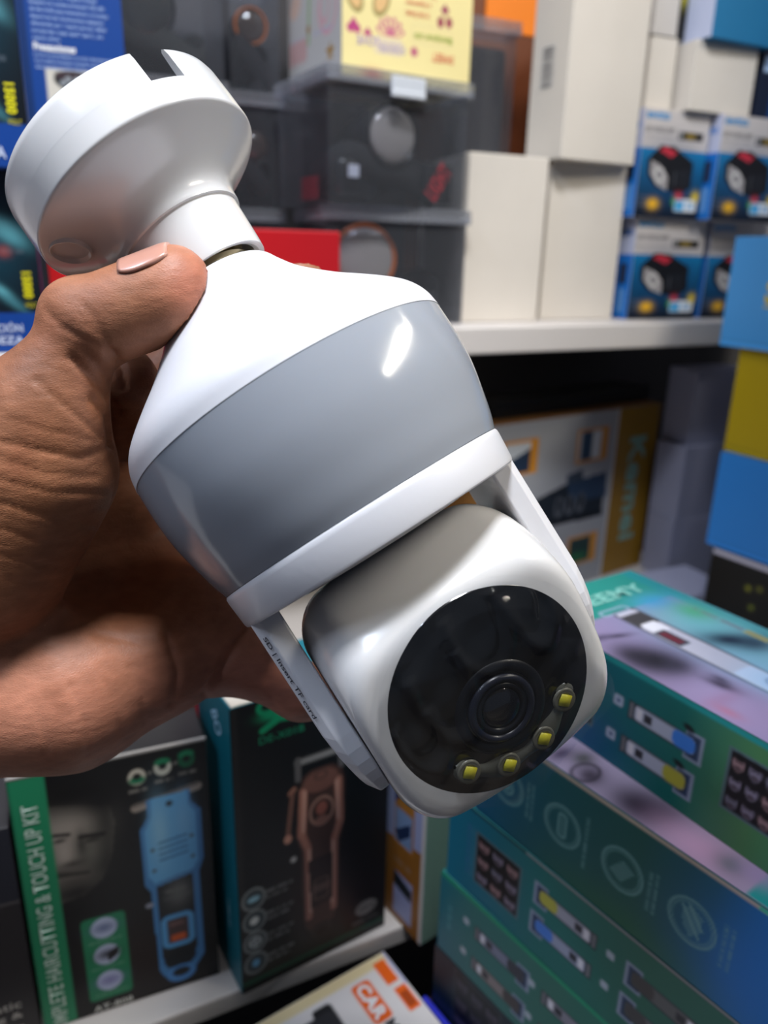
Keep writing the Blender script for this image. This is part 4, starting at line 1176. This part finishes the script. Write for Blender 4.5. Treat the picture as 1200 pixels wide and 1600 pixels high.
# ------------------------------------------------------------------ the hand, one continuous skin grown from a distance field
def px(u, v_, d_):
    return np.array([(u - CX) / FPX * d_, (v_ - CY) / FPX * d_, d_])
def cone(P, a, b, ra, rb):
    """distance to a tapered capsule"""
    ba = b - a; L2 = ba @ ba
    t = np.clip(((P - a) @ ba) / L2, 0, 1)
    return np.linalg.norm(P - a - t[..., None] * ba, axis=-1) - (ra + (rb - ra) * t)
def smin(a, b, k):
    h = np.clip(.5 + .5 * (b - a) / k, 0, 1)
    return b * (1 - h) + a * h - k * h * (1 - h)
PALM = [  # (from, to, r0, r1, blend)
    # thumb side: metacarpal and the ball of the thumb
    (px(70, 640, .228), px(-60, 830, .243), .0150, .0250, .012),
    (px(62, 735, .238), px(-20, 880, .246), .0235, .0250, .012),
    (px(20, 640, .236), px(-120, 760, .255), .0140, .0200, .012),
    # heel and outer edge of the palm
    (px(-90, 1105, .262), px(110, 1078, .266), .0265, .0250, .014),
    (px(110, 1078, .266), px(245, 1035, .276), .0250, .0185, .012),
    (px(245, 1035, .276), px(300, 1020, .284), .0175, .0150, .010),
    # back of the palm
    (px(-110, 900, .285), px(170, 700, .300), .0260, .0140, .016),
    (px(-110, 940, .288), px(200, 800, .306), .0270, .0150, .016),
    (px(-110, 980, .288), px(220, 910, .304), .0280, .0160, .016),
    (px(-100, 1020, .280), px(250, 990, .296), .0280, .0160, .016),
    (px(150, 640, .282), px(60, 680, .262), .0110, .0160, .014),
    (px(196, 590, .258), px(225, 640, .290), .0105, .0120, .010),
    (px(290, 950, .294), px(375, 985, .300), .0170, .0150, .012),
    # wrist and forearm
    (px(-130, 960, .268), px(-520, 1080, .285), .0300, .0310, .02),
    (px(-100, 860, .258), px(-500, 1000, .272), .0260, .0270, .02),
]
TH = [(px(134, 508, .224), px(70, 640, .228), .0112, .0140, .004),
      (px(150, 492, .223), px(272, 443, .2215), .0112, .0108, .004),
      (px(165, 512, .222), px(262, 474, .2205), .0108, .0112, .005),
      (px(118, 492, .2245), px(128, 500, .2245), .0104, .0104, .004)]
def chain(pts, rs, k=.005):
    return [(px(*pts[i]), px(*pts[i + 1]), rs[i], rs[i + 1], k) for i in range(len(pts) - 1)]
FINGERS = [
    chain([(160, 700, .300), (255, 590, .312), (390, 470, .304), (470, 430, .282)], [.0125, .0112, .0098, .0080]),
    chain([(195, 800, .306), (330, 690, .327), (500, 585, .330), (600, 545, .318)], [.0128, .0112, .0100, .0082]),
    chain([(225, 905, .304), (370, 800, .326), (535, 710, .330), (620, 670, .322)], [.0124, .0108, .0096, .0080]),
    chain([(285, 1015, .288), (385, 1036, .290), (470, 1080, .293), (560, 1085, .290)], [.0145, .0118, .0104, .0082]),
]
_pt = np.array([p_[0] for p_ in SHELL + BAND + RING[:7]]); _pr = np.array([p_[1] for p_ in SHELL + BAND + RING[:7]])
_o = np.argsort(_pt); _pt, _pr = _pt[_o], _pr[_o]
_ht = np.array([p_[0] for p_ in HO])[::-1]; _hr = np.array([p_[1] for p_ in HO])[::-1]
def bulb_d(P):
    q = P - C0; t = q @ AX; r_ = np.linalg.norm(q - t[..., None] * AX, axis=-1)
    prof = np.interp(t, _pt, _pr, left=0, right=0)
    d_ = (r_ - prof) * .85
    d_ = np.where(t < _pt[0], np.hypot(np.minimum(0, t - _pt[0]), np.maximum(0, r_ - _pr[0])), d_)
    d_ = np.where(t > _pt[-1], np.hypot(t - _pt[-1], np.maximum(0, r_ - _pr[-1])), d_)
    return d_
def holder_d(P):
    q = P - C0; X_, Y_, Z_ = q @ WX, q @ YX, q @ AX - HT
    c_, s_ = math.cos(HTILT), math.sin(HTILT)
    X_, t = X_ * c_ - Z_ * s_, X_ * s_ + Z_ * c_ + HT
    r_ = np.hypot(X_, Y_)
    prof = np.interp(t, _ht, _hr)
    return np.maximum((r_ - prof) * .8, np.maximum(t - _ht[-1], _ht[0] - t))
def hand_d(P):
    d_ = None
    for (a, b, r0, r1, k) in PALM:
        c = cone(P, a, b, r0, r1); d_ = c if d_ is None else smin(d_, c, k)
    th = None
    for (a, b, r0, r1, k) in TH:
        c = cone(P, a, b, r0, r1); th = c if th is None else smin(th, c, k)
    out = smin(d_, th, .010)
    for ch in FINGERS:
        fd = None
        for (a, b, r0, r1, k) in ch:
            c = cone(P, a, b, r0, r1); fd = c if fd is None else smin(fd, c, k)
        out = np.minimum(out, smin(d_, fd, .009))
    # flesh gives way where it presses on the plastic
    out = np.maximum(out, -(bulb_d(P) - .0003)); out = np.maximum(out, -(holder_d(P) - .0003))
    return out
VX = .0011
lo = np.array([-.300, -.090, .195]); hi = np.array([.020, .125, .350])
lo[0] = -.245
g = [np.arange(lo[k], hi[k], VX) for k in range(3)]
nx_, ny_, nz_ = map(len, g)
vals = np.empty((nx_, ny_, nz_), np.float32)
for i0 in range(0, nx_, 16):
    Pg = np.stack(np.meshgrid(g[0][i0:i0 + 16], g[1], g[2], indexing='ij'), -1)
    vals[i0:i0 + 16] = hand_d(Pg)
def surface_nets(V):
    S = V < 0
    c = np.zeros(tuple(n - 1 for n in V.shape), np.int8)
    for dx in (0, 1):
        for dy in (0, 1):
            for dz in (0, 1):
                c += S[dx:dx + V.shape[0] - 1, dy:dy + V.shape[1] - 1, dz:dz + V.shape[2] - 1]
    act = (c > 0) & (c < 8)
    ids = np.full(c.shape, -1, np.int64); cells = np.argwhere(act); ids[act] = np.arange(len(cells))
    acc = np.zeros((len(cells), 3)); cnt = np.zeros(len(cells))
    cor = [(0, 0, 0), (1, 0, 0), (0, 1, 0), (1, 1, 0), (0, 0, 1), (1, 0, 1), (0, 1, 1), (1, 1, 1)]
    for a in range(8):
        for b in range(a + 1, 8):
            if sum(abs(cor[a][k] - cor[b][k]) for k in range(3)) != 1:
                continue
            A, B_ = np.array(cor[a]), np.array(cor[b])
            va = V[tuple((cells + A).T)]; vb = V[tuple((cells + B_).T)]
            m = (va < 0) != (vb < 0)
            t = np.where(m, va / np.where(m, va - vb, 1), 0)
            acc[m] += A + t[m, None] * (B_ - A); cnt[m] += 1
    vert = cells + acc / cnt[:, None]
    quads = []
    for ax in range(3):
        o1, o2 = [k for k in range(3) if k != ax]
        sl0 = [slice(None)] * 3; sl1 = [slice(None)] * 3
        sl0[ax] = slice(0, -1); sl1[ax] = slice(1, None)
        e = np.argwhere(S[tuple(sl0)] != S[tuple(sl1)])
        ok = (e[:, o1] > 0) & (e[:, o2] > 0) & (e[:, o1] < V.shape[o1] - 1) & (e[:, o2] < V.shape[o2] - 1)
        e = e[ok]
        d1 = np.zeros(3, int); d1[o1] = 1; d2 = np.zeros(3, int); d2[o2] = 1
        q = np.stack([ids[tuple((e - d1 - d2).T)], ids[tuple((e - d2).T)], ids[tuple(e.T)], ids[tuple((e - d1).T)]], 1)
        fl = S[tuple(e.T)]
        if ax == 1: fl = ~fl
        q[~fl] = q[~fl][:, ::-1]
        quads.append(q)
    return vert, np.concatenate(quads)
vt, fq = surface_nets(vals)
vt = lo + vt * VX
# relax the voxel steps
def neighbours_smooth(vt, fq, it, lam=.5):
    n = len(vt)
    e = np.concatenate([fq[:, [0, 1]], fq[:, [1, 2]], fq[:, [2, 3]], fq[:, [3, 0]]])
    deg = np.bincount(e.ravel(), minlength=n).astype(float)
    for _ in range(it):
        s = np.zeros_like(vt)
        for k in range(3):
            s[:, k] = np.bincount(e[:, 0], vt[e[:, 1], k], n) + np.bincount(e[:, 1], vt[e[:, 0], k], n)
        vt = vt + lam * (s / np.maximum(deg, 1)[:, None] - vt)
    return vt
vt = neighbours_smooth(vt, fq, 4)
def vnormals(vt, fq):
    a, b, c, d_ = (vt[fq[:, k]] for k in range(4))
    fn = np.cross(c - a, d_ - b); N = np.zeros_like(vt)
    for k in range(4):
        for j in range(3):
            N[:, j] += np.bincount(fq[:, k], fn[:, j], len(vt))
    return N / np.maximum(np.linalg.norm(N, axis=1), 1e-12)[:, None]
N = vnormals(vt, fq)
gq = hand_d(vt[:200] + N[:200] * .001) - hand_d(vt[:200] - N[:200] * .001)
if gq.mean() < 0:
    fq = fq[:, ::-1]; N = -N
# creases: grooves laid along the folds of the skin
U = CX + FPX * vt[:, 0] / vt[:, 2]; Vv = CY + FPX * vt[:, 1] / vt[:, 2]
def groove(pts, depth, width, dmax=.30):
    global vt
    best = np.full(len(vt), 1e9)
    for (a, b) in zip(pts[:-1], pts[1:]):
        ax_, ay_ = a; bx_, by_ = b
        t = np.clip(((U - ax_) * (bx_ - ax_) + (Vv - ay_) * (by_ - ay_)) / ((bx_ - ax_) ** 2 + (by_ - ay_) ** 2), 0, 1)
        best = np.minimum(best, np.hypot(U - ax_ - t * (bx_ - ax_), Vv - ay_ - t * (by_ - ay_)))
    m = (N[:, 2] < .1) & (vt[:, 2] < dmax)
    w = np.exp(-(best / width) ** 2) * m
    vt = vt - N * (w * depth)[:, None]
for pts, dp, wd_ in (
        ([(75, 490), (100, 515), (140, 535), (180, 560)], .0009, 7), ([(120, 470), (150, 500), (165, 530), (172, 555)], .0009, 6), ([(105, 470), (125, 490), (150, 520)], .0006, 5),
        ([(172, 545), (190, 580), (198, 605)], .0016, 8), ([(110, 560), (150, 600), (180, 640)], .0012, 8), ([(130, 545), (165, 590), (185, 615)], .0010, 7),
        ([(150, 625), (170, 655), (175, 690)], .0014, 8), ([(60, 600), (110, 640), (160, 680)], .0009, 6),
        ([(0, 690), (60, 706), (130, 712), (168, 700)], .0010, 6), ([(0, 722), (70, 735), (150, 742)], .0007, 5), ([(0, 752), (80, 770), (170, 775)], .0007, 5),
        ([(0, 790), (90, 815), (150, 820)], .0008, 5), ([(0, 830), (70, 845), (140, 850)], .0006, 5), ([(0, 870), (60, 885), (110, 885)], .0006, 5), ([(20, 655), (90, 680), (150, 690)], .0006, 5),
        ([(10, 910), (60, 915), (100, 905)], .0005, 5),
        ([(378, 985), (355, 1030), (322, 1088)], .0022, 9), ([(262, 985), (275, 1040), (268, 1105)], .0012, 8), ([(150, 985), (200, 1000), (262, 1010)], .0010, 9),
        ([(110, 1075), (135, 1130), (140, 1185)], .0007, 6), ([(170, 1060), (190, 1110), (185, 1150)], .0007, 6), ([(200, 1040), (225, 1090), (222, 1130)], .0008, 6),
        ([(60, 1110), (75, 1160), (70, 1200)], .0006, 6), ([(425, 1010), (420, 1060), (432, 1100)], .0007, 6)):
    rg = np.random.RandomState(int(pts[0][1] + pts[-1][0])); pts = [(a_ + rg.uniform(-5, 5), b_ + rg.uniform(-6, 6)) for a_, b_ in pts]
    groove(pts, dp * (.45 if dp < .0011 else .8), wd_ * .8)
# skin tone: paler on the palm, darker over the back of thumb and wrist
tone = np.zeros((len(vt), 3)) + np.array(lin((162, 111, 82)))
def dab(u, v_, su, sv, c, a):
    global tone
    w = (a * np.exp(-.5 * (((U - u) / su) ** 2 + ((Vv - v_) / sv) ** 2)))[:, None]
    tone = tone * (1 - w) + np.array(lin(c)) * w
dab(40, 590, 75, 70, (112, 74, 56), .85); dab(120, 490, 50, 34, (128, 84, 64), .7); dab(150, 640, 40, 50, (134, 84, 58), .6)
dab(300, 440, 38, 40, (170, 104, 84), .8); dab(40, 780, 130, 110, (160, 108, 76), .7); dab(100, 1110, 200, 70, (206, 140, 112), .85)
dab(400, 1070, 120, 60, (170, 112, 98), .8); dab(250, 930, 90, 90, (160, 100, 66), .7)
rngn = np.random.RandomState(5)
for _ in range(60):
    dab(rngn.uniform(-20, 480), rngn.uniform(420, 1200), rngn.uniform(8, 30), rngn.uniform(8, 30), [(150, 92, 66), (182, 124, 92), (140, 88, 62)][rngn.randint(3)], .3)
tone *= 1.0
W3 = EYE + vt @ MW.T
base = c2w(px(-60, 1000, .27))
me = bpy.data.meshes.new('hand')
me.vertices.add(len(vt)); me.vertices.foreach_set('co', (W3 - base).ravel())
me.loops.add(fq.size); me.loops.foreach_set('vertex_index', fq.ravel().astype(np.int32))
me.polygons.add(len(fq)); me.polygons.foreach_set('loop_start', np.arange(0, fq.size, 4, dtype=np.int32))
me.update(calc_edges=True); me.validate()
at = me.color_attributes.new('Col', 'FLOAT_COLOR', 'POINT')
c4 = np.ones((len(vt), 4)); c4[:, :3] = tone; at.data.foreach_set('color', c4.ravel())
SK = bpy.data.materials.new('skin'); SK.use_nodes = True
nt = SK.node_tree; b = nt.nodes['Principled BSDF']
a = nt.nodes.new('ShaderNodeAttribute'); a.attribute_name = 'Col'
tc = nt.nodes.new('ShaderNodeTexCoord')
n1 = nt.nodes.new('ShaderNodeTexNoise'); n1.inputs['Scale'].default_value = 160; n1.inputs['Detail'].default_value = 6
n2 = nt.nodes.new('ShaderNodeTexVoronoi'); n2.inputs['Scale'].default_value = 900; n2.feature = 'DISTANCE_TO_EDGE'
mp = nt.nodes.new('ShaderNodeMapping'); mp.inputs['Scale'].default_value = (1, 1, 2.2); mp.inputs['Rotation'].default_value = (.3, .6, .5)
nt.links.new(tc.outputs['Object'], mp.inputs[0]); nt.links.new(mp.outputs[0], n2.inputs['Vector']); nt.links.new(mp.outputs[0], n1.inputs['Vector'])
hs_ = nt.nodes.new('ShaderNodeMix'); hs_.data_type = 'RGBA'; hs_.blend_type = 'MULTIPLY'; hs_.inputs[0].default_value = .45
cr = nt.nodes.new('ShaderNodeValToRGB'); cr.color_ramp.elements[0].color = (.55, .5, .48, 1); cr.color_ramp.elements[1].color = (1.15, 1.1, 1.1, 1); cr.color_ramp.elements[0].position = .3; cr.color_ramp.elements[1].position = .7
nt.links.new(n1.outputs[0], cr.inputs[0]); nt.links.new(a.outputs['Color'], hs_.inputs[6]); nt.links.new(cr.outputs[0], hs_.inputs[7])
nt.links.new(hs_.outputs[2], b.inputs['Base Color'])
b1 = nt.nodes.new('ShaderNodeBump'); b1.inputs['Strength'].default_value = .35; b1.inputs['Distance'].default_value = .0008
b2 = nt.nodes.new('ShaderNodeBump'); b2.inputs['Strength'].default_value = .25; b2.inputs['Distance'].default_value = .0004
nt.links.new(n1.outputs[0], b1.inputs['Height']); nt.links.new(n2.outputs[0], b2.inputs['Height']); nt.links.new(b1.outputs[0], b2.inputs['Normal']); nt.links.new(b2.outputs[0], b.inputs['Normal'])
b.inputs['Roughness'].default_value = .5; b.inputs['Specular IOR Level'].default_value = .35
b.inputs['Subsurface Weight'].default_value = .12; b.inputs['Subsurface Scale'].default_value = .004; b.inputs['Subsurface Radius'].default_value = (1, .35, .2)
hand = link('hand', me, SK, None, True)
hand.location = base
tag(hand, 'bare left hand gripping the bulb camera, thumb over its neck and fingers behind', 'person')
# thumb nail, shaped on the surface of the thumb
a_, b_ = px(172, 478, .222), px(290, 428, .2205)
ax_ = (b_ - a_) / np.linalg.norm(b_ - a_)
up = np.array([-.33, -.78, -.58]); up -= ax_ * (up @ ax_); up /= np.linalg.norm(up)
sd = np.cross(ax_, up)
nu, nv = 14, 12
pts = []
for i in range(nu + 1):
    s = i / nu
    for j in range(nv + 1):
        q = (j / nv * 2 - 1)
        c_ = a_ + ax_ * (.0085 + .0145 * s)
        wd_ = R(46) * (1 - .25 * abs(2 * s - 1) ** 3)
        ang = q * wd_
        pts.append((c_, math.cos(ang) * up + math.sin(ang) * sd, q, s))
CC = np.array([p_[0] for p_ in pts]); DD = np.array([p_[1] for p_ in pts])
l0, h0 = np.zeros(len(CC)), np.full(len(CC), .03)
for _ in range(30):
    m_ = (l0 + h0) / 2; ins = hand_d(CC + DD * m_[:, None]) < 0
    l0 = np.where(ins, m_, l0); h0 = np.where(ins, h0, m_)
NP_ = CC + DD * (l0 + .0006)[:, None]
v = [tuple(EYE + MW @ q - base) for q in NP_]
v2 = [tuple(EYE + MW @ q - base) for q in (CC + DD * (l0 - .0006)[:, None])]
f = []
n1_ = nv + 1
for i in range(nu):
    for j in range(nv):
        f.append((i * n1_ + j, i * n1_ + j + 1, (i + 1) * n1_ + j + 1, (i + 1) * n1_ + j))
K = len(v)
edge = [j for j in range(n1_)] + [i * n1_ + nv for i in range(1, nu + 1)] + [nu * n1_ + j for j in range(nv - 1, -1, -1)] + [i * n1_ for i in range(nu - 1, 0, -1)]
for q, w in zip(edge, edge[1:] + edge[:1]):
    f.append((q, w, K + w, K + q))
no = link('thumb_nail', fixn(me_py(v + v2, f)), mat('nail', (180, 132, 116), rough=.3, coat=.3, sss=.1), hand, True)
no['label'] = 'pale pink thumb nail'
